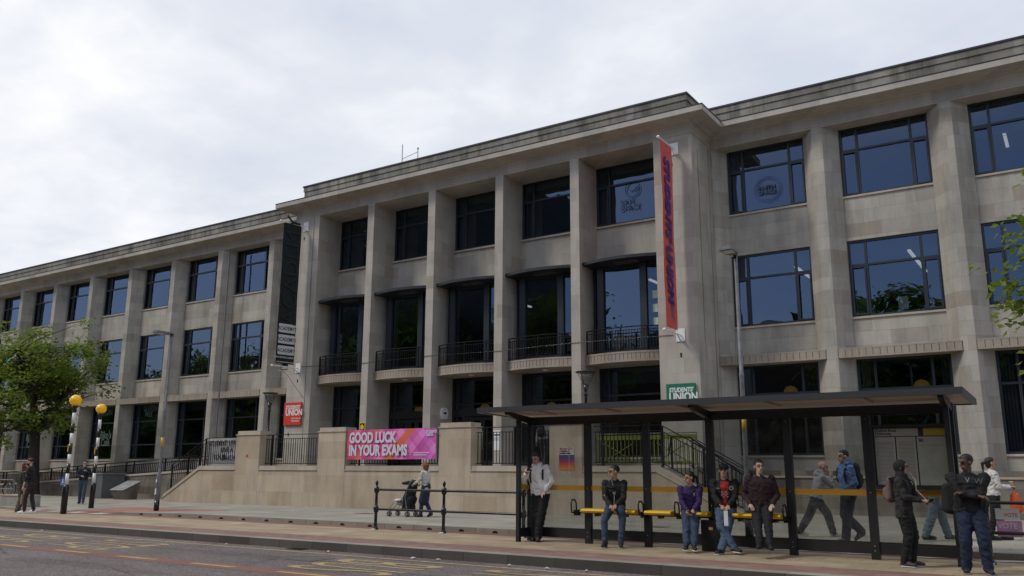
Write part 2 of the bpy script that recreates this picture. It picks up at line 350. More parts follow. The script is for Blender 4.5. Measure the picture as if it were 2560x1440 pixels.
# windows
M_blind=mat('window_blind',(.20,.21,.215),.9,var=.1)
def window(x0,x1,z0,z1,y,ml=.56,mr=.56,trans=(.8,),name='window',fm=None,vents=(),split=None,curtain=False):
    fm=fm or M_frame; f=MB(); d=.12; t=.075
    f.box(x0,x0+t,y,y+d,z0,z1).box(x1-t,x1,y,y+d,z0,z1).box(x0+t,x1-t,y,y+d,z0,z0+t).box(x0+t,x1-t,y,y+d,z1-t,z1)
    xs=[x0+t]; 
    if ml: f.box(x0+ml-.04,x0+ml+.04,y+.003,y+d,z0+t,z1-t); xs.append(x0+ml)
    if mr: f.box(x1-mr-.04,x1-mr+.04,y+.003,y+d,z0+t,z1-t); xs.append(x1-mr)
    xs.append(x1-t)
    zt=[z1-a for a in trans]
    for z in zt:
        for a,b in zip(xs[:-1],xs[1:]):
            f.box(a+(.04 if a!=xs[0] else 0),b-(.04 if b!=xs[-1] else 0),y+.004,y+d,z-.035,z+.035)
    for a,b,zz0,zz1 in vents:
        q=.05; f.box(a,b,y-.03,y+.02,zz0,zz0+q).box(a,b,y-.03,y+.02,zz1-q,zz1).box(a,a+q,y-.03,y+.02,zz0+q,zz1-q).box(b-q,b,y-.03,y+.02,zz0+q,zz1-q)
    w_=B(f,name,fm)
    MB().box(x0-.01,x1+.01,y-.12,y+.02,z0-.07,z0-.003).build('sill',M_cop,w_)
    p=MB(); zs=[z0+t]+sorted(zt)+[z1-t]
    for a,b in zip(xs[:-1],xs[1:]):
        for c,e_ in zip(zs[:-1],zs[1:]):
            k=[random.uniform(-.010,.010) for _ in range(2)]
            p.add([(a,y+.06+k[0],c),(b,y+.06-k[0],c),(b,y+.06-k[0]+k[1],e_),(a,y+.06+k[0]+k[1],e_)],[(0,1,2,3)])
    p.build('pane',M_glass,w_)
    q_=random.random()
    if q_<.55 and x0<40:
        bl=MB(); wd=random.choice((.28,.4,.5)); n_=int(wd/.09)
        for i_ in range(n_): bl.box(x0+.1+i_*.09,x0+.165+i_*.09,y+.26,y+.275,z0+.05,z1-.05)
        if q_<.15:
            for i_ in range(n_): bl.box(x1-.165-i_*.09,x1-.1-i_*.09,y+.26,y+.275,z0+.05,z1-.05)
        bl.build('blind',M_blind,w_)
    elif q_<.72: MB().box(x0+.08,x1-.08,y+.26,y+.27,z1-random.uniform(.4,1.1),z1-.05).build('blind',M_blind,w_)
    return w_
for i,x in enumerate(RW):
    z0,z1=Z[2]; v=[(x+.06,x+.53,z0+.06,z1-.85)] ; v2=[(x+wwR-.53,x+wwR-.06,z0+.06,z1-.85)]
    window(x,x+wwR,z0,z1,WY,vents=v+v2)
    window(x,x+wwR,*Z[1],WY,vents=[(x+.06,x+.53,Z[1][0]+.06,Z[1][1]-.9),(x+wwR-.53,x+wwR-.06,Z[1][0]+.06,Z[1][1]-.9)],trans=(.85,))
    window(x,x+wwR,*Z[0],WY,trans=(1.02,))
for j,x in enumerate(LW):
    for k in (2,1): window(x,x+wwL,*Z[k],WY,trans=(.82,),vents=[(x+.06,x+.53,Z[k][0]+.06,Z[k][1]-.86),(x+wwL-.53,x+wwL-.06,Z[k][0]+.06,Z[k][1]-.86)])
    window(x,x+wwL,*Z[0],WY,trans=(1.0,2.3))
# central block
FX=[-25.693+i*3.451 for i in range(4)]; FW=.377
XI0,XI1=-28.735,-11.889
def cpier(x0,x1,name='corner_pier'):
    inner = x1 if x0<-20 else x0
    mb=MB().box(x0,x1,CP,WY+.3,0,13.1)
    return B(mb,name,M_fin)
cpier(BX0,XI0); cpier(XI1,BX1)
for q in (MB().box(BX0+1.18,BX0+1.21,CP-.012,CP+.01,0,13.1),MB().box(BX1-.01,BX1+.012,CP+.55,CP+.58,5.75,12.7),MB().box(BX1-.01,BX1+.012,PF-.25,PF-.22,0,13.1)): B(q,'pier_groove',M_weather)
for x in FX: B(MB().box(x,x+FW,CP,CW+.4,0,13.1),'fin_pier',M_fin)
op=[(XI0,FX[0])]+[(FX[i]+FW,FX[i+1]) for i in range(3)]+[(FX[3]+FW,XI1)]
for a,b in op:
    B(MB().box(a,b,CW-.03,CW+.35,9.0,10.69),'spandrel_panel',M_fin)
    B(MB().box(a,b,CW-.03,CW+.35,5.21,5.62),'spandrel_panel',M_fin)
def arc(a,b,y0,bul,n=14): return [(a+(b-a)*i/n, y0-bul*(1-(2*i/n-1)**2)) for i in range(n+1)]
for k,(a,b) in enumerate(op):
    window(a+.003,b-.003,10.69,13.095,CW,ml=.55,mr=.55,trans=(.8,),vents=[(a+.06,a+.52,10.75,12.25)])
    # canopy over the bowed bay
    A=arc(a,b,27.40,.30); c=B(MB().prism([(a,CW-.03)]+A+[(b,CW-.03)],8.93,9.04),'bay_canopy',M_bronze)
    fr=MB(); xm=(a+b)/2-.35; 
    fr.box(xm,xm+.9,27.62,27.64,8.905,8.925).box(xm,xm+.9,27.86,27.88,8.905,8.925).box(xm,xm+.02,27.64,27.86,8.905,8.925).box(xm+.88,xm+.9,27.64,27.86,8.905,8.925)
    fr.build('soffit_grille',M_galv,c)
    # bowed three light bay
    p0=(a,28.35); p1=(a+.46,27.98); p2=(b-.88,27.98); p3=(b,28.35)
    f=MB(); g=MB()
    for (q,r) in ((p0,p1),(p1,p2),(p2,p3)):
        d=Vector((r[0]-q[0],r[1]-q[1],0)).normalized(); nrm=Vector((-d.y,d.x,0)); Q=Vector((*q,0)); R_=Vector((*r,0))
        for zz0,zz1 in ((5.62,5.75),(8.80,8.93)):
            f.add([Q+Vector((0,0,zz0)),R_+Vector((0,0,zz0)),R_+nrm*.1+Vector((0,0,zz0)),Q+nrm*.1+Vector((0,0,zz0)),Q+Vector((0,0,zz1)),R_+Vector((0,0,zz1)),R_+nrm*.1+Vector((0,0,zz1)),Q+nrm*.1+Vector((0,0,zz1))],[(0,1,5,4),(2,3,7,6),(4,5,6,7),(0,3,2,1)])
        for z_ in (5.75,): g.add([Q+nrm*.05+Vector((0,0,5.7)),R_+nrm*.05+Vector((0,0,5.7)),R_+nrm*.05+Vector((0,0,8.85)),Q+nrm*.05+Vector((0,0,8.85))],[(0,1,2,3)])
    for x_,hw in ((p0[0]+.05,.05),(p3[0]-.05,.05)): f.box(x_-hw,x_+hw,28.26,28.44,5.62,8.93)
    for x_,s_ in ((p1[0],1),(p2[0],1)): f.box(x_-.13,x_+.13,27.93,28.13,5.62,8.93,1)
    wv=B(f,'bay_window',[M_frame,M_frame2]); g.build('pane',M_glass,wv)
    # balcony
    A=arc(a,b,27.57,.32,20)
    s_=B(MB().prism([(a,CW-.03)]+[(x,y+.03) for x,y in A]+[(b,CW-.03)],5.22,5.58),'balcony',M_band)
    fl=MB()
    for (x0,y0),(x1,y1) in zip(A[:-1],A[1:]):
        d=Vector((x1-x0,y1-y0)); 
        for u0,u1 in ((.06,.94),):
            a0=Vector((x0,y0))+d*u0; a1=Vector((x0,y0))+d*u1
            fl.prism([(a0.x,a0.y-.0),(a1.x,a1.y-.0),(a1.x,a1.y+.05),(a0.x,a0.y+.05)],5.29,5.52)
    for zz in ((5.22,5.29),(5.52,5.585)):
        fl.prism([(x,y-.012) for x,y in A]+[(x,y+.05) for x,y in A[::-1]],*zz)
    fl.build('fluting',M_band,s_)
    A2=arc(a+.02,b-.02,27.67,.30,28); r=MB()
    for z_,rr in ((6.47,.022),(6.36,.014),(5.68,.014)): r.tube([(x,y,z_) for x,y in A2],rr,5)
    for (x,y) in A2: r.box(x-.009,x+.009,y-.009,y+.009,5.66,6.36)
    for i_ in (0,5,14,23,28): x,y=A2[i_]; r.box(x-.02,x+.02,y-.02,y+.02,5.585,6.47)
    r.build('balcony_railing',M_iron,s_)
    if k in (1,2,3):
        li=MB().lathe([(.0,0),(.13,0),(.15,-.02),(.10,-.06),(0,-.065)],((a+b)/2+.1,27.75,5.218),16); li.build('soffit_lamp',M_off,s_)
# ground floor glazing of the central block
for k in (0,4):
    a,b=op[k]; window(a+.003,b-.003,1.95,5.21,CW,ml=.4,mr=0,trans=(1.02,))
for k in (0,4): a,b=op[k]; B(MB().box(a,b,CW-.03,CW+.35,0,1.95),'wall_panel',M_fin)
M_door=mat('door_dark_bronze',(0.018,0.016,0.016),0.35)
for k in (1,2,3):
    a,b=op[k]; a+=.003;b-=.003
    f=MB(); y=CW; f.box(a,a+.1,y,y+.12,1.55,5.21).box(b-.1,b,y,y+.12,1.55,5.21).box(a+.1,b-.1,y,y+.12,5.11,5.21).box(a+.1,b-.1,y+.002,y+.12,4.10,4.16).box(a+.1,b-.1,y-.04,y+.14,3.62,3.92)
    mid=(a+b)/2; f.box(mid-.9,mid-.84,y,y+.12,1.55,3.62).box(mid+.84,mid+.9,y,y+.12,1.55,3.62).box(a+.35,a+.41,y+.003,y+.12,4.16,5.11)
    w_=B(f,'entrance_screen',M_door); p=MB().add([(a+.1,y+.06,3.92),(b-.1,y+.06,3.92),(b-.1,y+.06,5.11),(a+.1,y+.06,5.11)],[(0,1,2,3)])
    for u,v in ((a+.1,mid-.9),(mid+.9,b-.1)): p.add([(u,y+.06,1.6),(v,y+.06,1.6),(v,y+.06,3.62),(u,y+.06,3.62)],[(0,1,2,3)])
    p.build('pane',M_glass,w_)
    for s_,(u,v) in enumerate(((mid-.84,mid-.01),(mid+.01,mid+.84))):
        dd=MB().box(u,u+.1,y+.02,y+.08,1.57,3.6).box(v-.1,v,y+.02,y+.08,1.57,3.6).box(u+.1,v-.1,y+.02,y+.08,1.57,1.85).box(u+.1,v-.1,y+.02,y+.08,3.45,3.6).box(u+.1,v-.1,y+.02,y+.08,2.5,2.58)
        dr=B(dd,'door',M_door); MB().add([(u+.1,y+.05,1.85),(v-.1,y+.05,1.85),(v-.1,y+.05,3.45),(u+.1,y+.05,3.45)],[(0,1,2,3)]).build('pane',M_glass,dr)
        hx=v-.05 if s_==0 else u+.05; MB().tube([(hx,y+.0,2.3),(hx,y-.05,2.33),(hx,y-.05,3.0),(hx,y,3.03)],.015,6).build('handle',M_galv,dr)
# rooms behind the glass
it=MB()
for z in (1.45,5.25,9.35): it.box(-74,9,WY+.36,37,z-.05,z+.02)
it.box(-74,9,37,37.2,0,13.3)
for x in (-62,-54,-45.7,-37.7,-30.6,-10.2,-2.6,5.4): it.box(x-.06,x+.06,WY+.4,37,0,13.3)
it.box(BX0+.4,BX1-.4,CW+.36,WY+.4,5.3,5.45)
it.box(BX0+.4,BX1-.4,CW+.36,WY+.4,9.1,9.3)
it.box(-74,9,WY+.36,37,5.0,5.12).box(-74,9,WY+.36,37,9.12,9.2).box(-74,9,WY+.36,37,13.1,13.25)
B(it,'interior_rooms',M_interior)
def tubes(x,y,z,n=1,dy=1.3,l=1.1): 
    for q in range(n):
        B(MB().box(x-.05,x+.05,y+q*dy,y+q*dy+l,z-.06,z),'ceiling_light',M_tube)
for x,y,z,n in ((-8.2,31.3,8.85,2),(-4.3,30.9,8.85,3),(-1.15,30.6,12.6,2),(-13.6,30.4,8.85,1),(-17.1,30.4,8.85,2),(-20.6,30.4,8.85,2),(-24.1,30.6,8.85,1),(-40,31.4,8.85,2),(-35.8,31.0,8.85,1),(-31.8,31,12.8,1)): tubes(x,y,z,n)
M_gold=mat('gold_pendant',(0.45,0.28,0.05),0.3,0.6,emit=(1,.6,.12),es=.10)
for x,y,z in ((-8.35,30.2,4.15),(-4.2,30.2,4.15),(-17.5,29.4,3.9),(-20.7,29.4,3.95),(-24.2,29.4,4.0),(-35.6,30.6,3.6)):
    B(MB().lathe([(.24,0),(.23,.06),(.19,.14),(.12,.20),(.03,.22),(.008,.24),(0,.24)],(x,y,z),18),'pendant_lamp',M_gold)
# window decals and lettering on the glass
M_decal=mat('window_vinyl_green',(0.075,0.125,0.10),0.6); M_decal2=mat('window_vinyl_pale',(0.16,0.24,0.21),0.6)
def glasstext(s,x,z,size,m=M_decal,y=None,**k):
    o=text('window_lettering',s,size,m,frame((x,(y or WY)-.012,z),(1,0,0),(0,0,1)),bld,**k); return wchild(o,bld)
glasstext('GLUTEN\n  FREE',LW[3]+.95,4.70,.42,sx=.8,off=.012,ls=.8)
glasstext('VEGAN',LW[4]+.85,4.58,.44,sx=.8,off=.012); glasstext('HALAL',LW[5]+.95,4.5,.40,sx=.8,off=.01)
for j,c_ in ((4,1.0),(6,.9)): glasstext("Biko's\n Café",LW[j]+c_,3.22,.60,M_decal,sx=.78,off=.014,ls=.72)
M_dec3=mat('window_vinyl_blue',(0.045,0.075,0.125),0.5)
a,b=op[4]
glasstext('SAFE\nSPACE',a+1.02,11.42,.30,M_dec3,y=CW,sx=1.0,off=.0,ls=.8)
ring=MB().tube([(a+1.55+.30*math.cos(t),CW-.012,12.0+.30*math.sin(t)) for t in np.linspace(0,2*PI,28)[:-1]],.028,6,closed=True,flat=.2); ring.tube([(a+1.35,CW-.012,12.05),(a+1.5,CW-.012,11.93),(a+1.62,CW-.012,11.93),(a+1.78,CW-.012,12.08)],.035,6,flat=.2); B(ring,'window_emblem',M_dec3)
glasstext('FAITH\nSPACE',RW[0]+1.10,11.42,.22,M_dec3,sx=1.05,off=.008,ls=.8)
ring=MB()
for rr in (.50,.42): ring.tube([(RW[0]+1.45+rr*math.cos(t),WY-.012,11.42+rr*.95*math.sin(t)) for t in np.linspace(0,2*PI,36)[:-1]],.018,5,closed=True,flat=.2)
B(ring,'window_emblem',M_dec3)
M_paper=mat('paper_notice',(0.55,0.6,0.5),0.8)
B(MB().box(RW[1]+1.42,RW[1]+1.72,WY+.07,WY+.075,6.62,7.05),'window_notice',M_paper)
for q in range(3): B(MB().box(op[4][1]-.66,op[4][1]-.42,28.05+.1,28.06+.1,6.55+q*.5,6.85+q*.5),'window_notice',M_paper)
B(MB().box(LW[7]+1.3,LW[7]+1.9,WY-.02,WY-.01,8.3,8.8),'window_notice',mat('green_notice',(.12,.42,.28),.7))
# ------------------------------------------------------------------ things fixed to the building
# roof mast
t=thing('roof_aerial','thin white H shaped aerial on the roof of the central block','aerial',(-25.9,30,14.8))
MB().tube([(-.34,0,0),(-.34,0,2.2)],.025,6).tube([(.64,0,0),(.64,0,1.75)],.025,6).build('mast',M_off,t)
MB().tube([(-.34,0,1.45),(.64,0,1.62)],.015,6).build('cross_bar',M_off,t)
MB().lathe([(.04,0),(.05,.05),(.03,.1),(0,.1)],(.64,0,1.75),8).build('sensor',M_off,t)
def square_sign(x0,x1,z0,z1,col,label):
    t=thing('wall_sign',label,'sign',((x0+x1)/2,CP-.02,z0),0,'square signs on the corner piers')
    W=x1-x0; H_=z1-z0
    MB().box(-W/2,W/2,-.07,-.002,0,H_).build('panel',col,t)
    F=lambda x,z: frame((x,-.0725,z),(1,0,0),(0,0,1))
    text('lettering',"STUDENTS'",.2*W,M_white,F(-W*.40,H_*.72),t,sx=.83,off=.008,shear=.1,ext=.001)
    text('lettering',"UNION",.36*W,M_white,F(-W*.41,H_*.43),t,sx=.83,off=.013,ext=.001)
    text('lettering',"University of\nManchester",.105*W,M_white,F(-W*.05,H_*.26),t,sx=1,off=.001,ext=.001)
    return t
M_red=mat('red_sign_enamel',(0.62,0.05,0.025),0.4); M_green=mat('green_sign_enamel',(0.012,0.15,0.085),0.4)
square_sign(-30.26,-29.18,3.42,4.42,M_red,'red square wall sign with white Students Union lettering on the left corner pier')
square_sign(-11.64,-10.62,3.34,4.33,M_green,'green square sign with white Students Union lettering on the right corner pier above the shelter')
def wavy(M,W,H_,nx,nz,amp,seed,th=.006):
    """cloth sheet with soft folds, in local x (width) z (height)"""
    rr=random.Random(seed); ph=[rr.uniform(0,6.28) for _ in range(4)]
    mb=MB(); vs=[]
    for s_ in (0,1):
        for i in range(nx+1):
            for j in range(nz+1):
                u=i/nx; v=j/nz
                d=amp*(math.sin(u*5+ph[0]+v*1.5)+.5*math.sin(v*7+ph[1]+u*3)+.3*math.sin(u*13+ph[2]-v*4))
                vs.append(M@Vector((u*W,d*(1 if amp else 0)+s_*th,v*H_)))
    fs=[]; n=(nx+1)*(nz+1)
    for i in range(nx):
        for j in range(nz):
            a=i*(nz+1)+j; q=(a,a+nz+1,a+nz+2,a+1); fs.append(q); fs.append(tuple(k+n for k in q[::-1]))
    return mb.add(vs,fs,0,True)
def vbanner(x,label,black,yA,yB,z0,z1):
    """long banner held on two arms projecting from the pier"""
    t=thing('projecting_banner',label,'banner',(x,CP,z0),0,'long vertical banners on arms')
    H_=z1-z0; Wd=CP-yA-.28
    # the cloth hangs in the yz plane, slightly turned; local origin at pier face
    dirv=Vector((0,-1,0)) if not black else Vector((-.15,-.95,0)).normalized()
    W=.95
    s0=.26
    P=lambda s,z: Vector((dirv.x*s,dirv.y*s,z))
    nrm=Vector((-dirv.y,dirv.x,0)) # faces +x-ish / viewer
    if nrm.dot(Vector((0.5,-0.85,0)))<0: nrm=-nrm
    mcol=mat('black_banner_cloth',(0.008,0.013,0.016),0.75) if black else mat('red_banner_cloth',(0.62,0.105,0.088),0.75,var=.12)
    mb=MB(); nx,nz=5,40; vs=[]
    def off(u,v): return .012*math.sin(v*9+u*2)+.006*math.sin(v*23+u*5)
    for i in range(nx+1):
        for j in range(nz+1):
            u=i/nx;v=j/nz; vs.append(P(s0+u*W,v*H_)+nrm*off(u,v))
    fs=[(i*(nz+1)+j,(i+1)*(nz+1)+j,(i+1)*(nz+1)+j+1,i*(nz+1)+j+1) for i in range(nx) for j in range(nz)]
    mb.add(vs,fs,0,True); mb.build('cloth',mcol,t)
    for z,dz in ((H_+.04,0),(-.12,0)):
        a=MB().tube([P(0,z+dz),P(s0+W+.12,z+dz)],.028,8); a.ell(P(s0+W+.16,z+dz),(.06,.06,.06)); arm=a.build('arm',M_white,t)
        MB().box(-.16,.16,-.03,0,z-.22,z+.22).tube([(0,-.03,z-.18),P(.32,z)],.03,6).build('bracket',M_white,arm)
    x_ax=-dirv if Vector((dirv.x,dirv.y,0)).dot(Vector((.835,.55,0)))<0 else dirv
    def F(s,z,rot=0,o=.05):
        p=P(s,z)+nrm*o
        if rot==0: return frame(p,x_ax,(0,0,1))
        if rot==-90: return frame(p,(0,0,-1),x_ax)
        return frame(p,(0,0,1),-x_ax)
    if not black:
        mt=mat('banner_purple_ink',(0.075,0.035,0.20),0.8)
        text('lettering',"STUDENTS' UNION",.60,mt,F(s0+W*.78,H_*.92,-90),t,sx=1.0,off=.03,shear=.25,space=.98,ext=.001)
        text('lettering',"UNIVERSITY OF\nMANCHESTER",.15,mt,F(s0+W*.42,H_*.20,-90),t,sx=1.0,off=.002,ext=.001)
    else:
        mt=mat('banner_dark_ink',(0.012,0.020,0.024),0.75); ms=mat('banner_silver',(0.62,0.62,0.60),0.6); mk=mat('banner_ink',(0.02,0.02,0.022),0.7)
        text('lettering',"ACADEMY",1.05,mt,F(s0+.10,H_*.27,90),t,sx=1.05,off=.0,ext=.001)
        for q,s_ in enumerate(('ACADEMY2','ACADEMY3','ACADEMY')):
            zc_=H_*.247-q*.50; pts=[]
            for cx,cz,a0 in ((W*.40,.15,0),(-W*.40,.15,90),(-W*.40,-.15,180),(W*.40,-.15,270)):
                for a_ in (0,30,60,90): pts.append((cx+.05*math.cos(rad(a0+a_)),cz+.05*math.sin(rad(a0+a_))))
            Mx=F(s0+W*.5,zc_,0,.045)
            MB().prism(pts,0,.006,M=Mx).build('name_plate',ms,t)
            text('lettering',s_,.235,mk,frame(Mx@Vector((0,-.085,.009)),x_ax,(0,0,1)),t,sx=.80,off=.004,align='CENTER',ext=.001)
        for q,(s_,sz) in enumerate((('MANCHESTERACADEMY.NET',.115),('MANCHESTERACADEMYOFFICIAL',.075),('MANCACADEMY',.075),('MANCHESTERACADEMY',.075))):
            text('lettering',s_,sz,ms,F(s0+W*.5,H_*.247-1.36-q*.20,0,.048),t,sx=.8,off=.002,align='CENTER',ext=.001)
    return t
vbanner(-11.09,"long red vertical banner reading Students Union on white arms, on the right corner pier",False,26.1,0,6.10,12.62)
vbanner(-29.60,"long black vertical banner with three silver Academy plates hanging at the left corner pier",True,26.1,0,6.10,12.62)
# small wall fittings on the central block
a=thing('warning_sign','small yellow and black camera warning sign on the first fin pier','sign',(FX[0]+.19,CP,2.9))
MB().box(-.15,.15,-.02,-.002,0,.52).build('plate',mat('sign_yellow',(.70,.52,.02),.5),a)
MB().box(-.125,.125,-.024,-.0205,.17,.49).box(-.125,.125,-.024,-.0205,.03,.06).box(-.125,.125,-.024,-.0205,.09,.12).build('symbol',M_black,a)
MB().prism([(-.08,.24),(.08,.24),(.10,.36),(.03,.44),(-.06,.43),(-.10,.34)],-.028,-.0245,plane='xz').build('emblem',mat('sign_yellow_face',(.70,.52,.02),.5),a)
a=thing('alarm_box','white hexagonal alarm box on the stone side of the second fin','alarm box',(FX[1]+FW,28.05,3.72))
MB().prism([(-.14,-.22),(.14,-.22),(.2,-.05),(.2,.12),(.12,.24),(-.12,.24),(-.2,.12),(-.2,-.05)],.0,.11,M=Matrix(((0,0,1,0),(1,0,0,0),(0,1,0,0),(0,0,0,1)))).build('cover',M_white,a)
MB().box(.11,.114,-.09,.09,-.02,.06).build('label_strip',M_black,a)
for x,l in ((FX[1]+.19,'on the second fin pier'),(FX[2]+.19,'on the third fin pier')):
    a=thing('notice_board','white paper notice fixed '+l+' beside the doors','notice',(x,CP,2.2))
    MB().box(-.16,.16,-.02,-.002,0,.75).build('sheet',M_white,a); MB().box(-.12,.12,-.023,-.0205,.55,.60).box(-.12,.10,-.023,-.0205,.45,.47).box(-.12,.08,-.023,-.0205,.38,.40).build('print',M_black,a)

wchild(MB().tube([(-37.36,29.02,13.05),(-37.36,29.02,.6)],.035,8).build('downpipe',M_galv,bld),bld)
wchild(MB().tube([(BX0+.9,CP-.02,6.02),(FX[0]+.2,CP-.02,5.95),(FX[1]+.2,CP-.02,6.02),(FX[2]+.2,CP-.02,5.97),(FX[3]+.2,CP-.02,6.03),(BX1-.9,CP-.02,6.0)],.010,4).build('facade_cable',M_black,bld),bld)
wchild(MB().tube([(-30.1,26.3,6.2),(-29.8,26.8,5.6),(-29.15,27.18,4.6)],.008,4).build('stay_wire',M_black,bld),bld)
for x,z in ((-30.0,3.0),(-29.6,5.4),(-29.7,12.1),(-11.2,12.1),(-11.1,5.3),(-25.5,2.6)): wchild(MB().box(x-.03,x+.03,CP-.012,CP-.001,z-.07,z+.07).build('wall_fitting',M_shel,bld),bld)
# ------------------------------------------------------------------ ground
def zfp(x,y):
    def ss(a,b,v): v=max(0,min(1,(v-a)/(b-a))); return v*v*(3-2*v)
    base=0.015+0.085*ss(-29,-23,x)
    if x<-34: base=0.015+0.06*ss(-34,-45,x) if False else 0.03
    return base+max(0,(y-18)/6)*0.0+ (0.10-base)*ss(18,23,y)+.06*ss(25,29,y)
g=G('asphalt'); p=g.tc.outputs['Object']
base=g.ramp(g.noise(p,30,4,0.85),[(0.36,(0.048,0.038,0.036)),(0.50,(0.130,0.106,0.101)),(0.66,(0.32,0.27,0.255))])
base=g.mul(base,g.ramp(g.noise(p,0.5,5,0.6),[(0.3,(.78,.77,.77)),(0.7,(1.12,1.1,1.1))]))
vo=g.n('ShaderNodeTexVoronoi',{'Vector':g.mp(p,(.16,.5,1)),'Scale':1.0},feature='DISTANCE_TO_EDGE').outputs['Distance']
cr=g.ramp(g.n('ShaderNodeMath',{0:vo,1:g.n('ShaderNodeMath',{0:g.noise(p,5,4,.7),1:.05},operation='MULTIPLY').outputs[0]},operation='ADD').outputs[0],[(0.026,(.45,.45,.45)),(0.034,(1,1,1))]); base=g.mul(base,cr)
pt=g.ramp(g.noise(g.mp(p,(.12,.6,1)),1.3,1,0.3),[(0.60,(1,1,1)),(0.61,(.80,.79,.80))]); base=g.mul(base,pt)
g.set(Base_Color=base,Roughness=0.85); g.bump(g.noise(p,90,3,0.8),0.6,0.01); M_asph=g.m
g=G('red_surface'); p=g.tc.outputs['Object']
base=g.ramp(g.noise(p,70,3,0.8),[(0.3,(0.13,0.062,0.047)),(0.7,(0.27,0.13,0.10))]); base=g.mul(base,g.ramp(g.noise(p,0.8,5,0.6),[(0.3,(.82,.82,.82)),(0.7,(1.1,1.1,1.1))])); g.set(Base_Color=base,Roughness=0.9); M_redroad=g.m
def paving(name,c1,c2,bw,bh,mort,jc,off=.5,dirt=.25):
    g=G(name); p=g.tc.outputs['Object']
    br=g.n('ShaderNodeTexBrick',{'Vector':p,'Color1':(0,0,0,1),'Color2':(1,1,1,1),'Mortar':(.5,.5,.5,1),'Scale':1,'Mortar Size':mort,'Brick Width':bw,'Row Height':bh},offset=off)
    base=g.ramp(br.outputs['Color'],[(0,c1),(1,c2)])
    base=g.mul(base,g.ramp(g.noise(p,0.9,7,0.7),[(0.3,(1-dirt,)*3),(0.68,(1.08,)*3)])); base=g.mul(base,g.ramp(g.noise(p,80,2,0.7),[(0.3,(.88,)*3),(0.7,(1.08,)*3)]))
    sp=g.ramp(g.noise(p,6.5,2,0.4),[(0.70,(0,0,0)),(0.74,(1,1,1))]); base=g.mix(g.n('ShaderNodeMath',{0:sp,1:.25},operation='MULTIPLY').outputs[0],base,(c1[0]*.5,c1[1]*.5,c1[2]*.5,1))
    base=g.mix(g.n('ShaderNodeMath',{0:br.outputs['Fac'],1:.75},operation='MULTIPLY').outputs[0],base,(*jc,1))
    g.set(Base_Color=base,Roughness=0.85); g.bump(g.n('ShaderNodeMath',{0:br.outputs['Fac'],1:-1.0},operation='MULTIPLY').outputs[0],.4,.01); return g.m
M_buff=paving('buff_paving',(0.32,0.248,0.160),(0.43,0.338,0.22),0.6,0.45,0.006,(0.13,0.10,0.07))
M_brickp=paving('red_block_paving',(0.215,0.118,0.092),(0.30,0.18,0.145),0.21,0.105,0.005,(0.12,0.08,0.06))
M_flag=paving('grey_flag_paving',(0.29,0.270,0.222),(0.375,0.35,0.29),0.9,0.6,0.007,(0.10,0.095,0.08))
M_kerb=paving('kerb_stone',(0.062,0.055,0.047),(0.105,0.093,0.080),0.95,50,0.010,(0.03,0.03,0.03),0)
M_kerbt=paving('kerb_top_stone',(0.25,0.225,0.18),(0.31,0.28,0.225),0.95,50,0.010,(0.09,0.08,0.07),0)
M_tact=paving('red_tactile_paving',(0.30,0.13,0.09),(0.40,0.19,0.14),0.4,0.4,0.006,(0.14,0.08,0.06))
def structure(mb,name,m): return mb.build(name,m,kind='structure')
structure(MB().add([(-400,-200,-.15),(200,-200,-.15),(200,13.0,-.15),(-400,13.0,-.15)],[(0,1,2,3)]),'road',M_asph)
structure(MB().add([(-500,-300,-.40),(300,-300,-.40),(300,500,-.40),(-500,500,-.40)],[(0,1,2,3)]),'ground',M_flag)
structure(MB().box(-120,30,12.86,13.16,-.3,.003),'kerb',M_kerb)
structure(MB().box(-120,30,12.885,13.16,.0035,.008),'kerb_top',M_kerbt)
structure(MB().add([(-120,13.16,.0),(30,13.16,.0),(30,14.15,.0),(-120,14.15,.0)],[(0,1,2,3)]),'edge_paving',M_brickp)
structure(MB().add([(-120,14.15,.0),(30,14.15,.0),(30,16.62,.0),(-120,16.62,.0)],[(0,1,2,3)]),'bus_platform_paving',M_buff)
structure(MB().add([(-120,16.62,.0),(30,16.62,.0),(30,17.3,.0),(-120,17.3,.0)],[(0,1,2,3)]),'cycle_lane',M_redroad)
# footpath sheet
mb=MB(); xs=list(np.arange(-120,-36,4.0))+list(np.arange(-36,-20,.8))+list(np.arange(-20,31,5.0)); ys=[17.2,17.32]+list(np.arange(18,30,1.0))
vs=[(x,y,zfp(x,y)) for x in xs for y in ys]; n=len(ys)
fs=[(i*n+j,(i+1)*n+j,(i+1)*n+j+1,i*n+j+1) for i in range(len(xs)-1) for j in range(n-1)]
mb.add(vs,fs,0,True); structure(mb,'footpath',M_flag)
mb=MB()
for i in range(len(xs)-1):
    a,b=xs[i],xs[i+1]
    mb.add([(a,17.19,-.1),(b,17.19,-.1),(b,17.19,zfp(b,17.2)+.004),(a,17.19,zfp(a,17.2)+.004),(a,17.33,zfp(a,17.32)+.004),(b,17.33,zfp(b,17.32)+.004)],[(0,1,2,3),(3,2,5,4)])
structure(mb,'footpath_kerb',M_kerbt)
# drain holes in the footpath kerb: shallow arched hoods
mb=MB(); x=-25.5
while x<6:
    pts=[(x-.075,.0)]+[(x+.075*math.cos(t),.004+.055*math.sin(t)) for t in np.linspace(PI,0,9)]+[(x+.075,.0)]
    mb.prism(pts,17.165,17.188,plane='xz'); x+=.98
mb.build('kerb_drain',mat('drain_hole_black',(.006,.006,.006),.9),kind='structure')
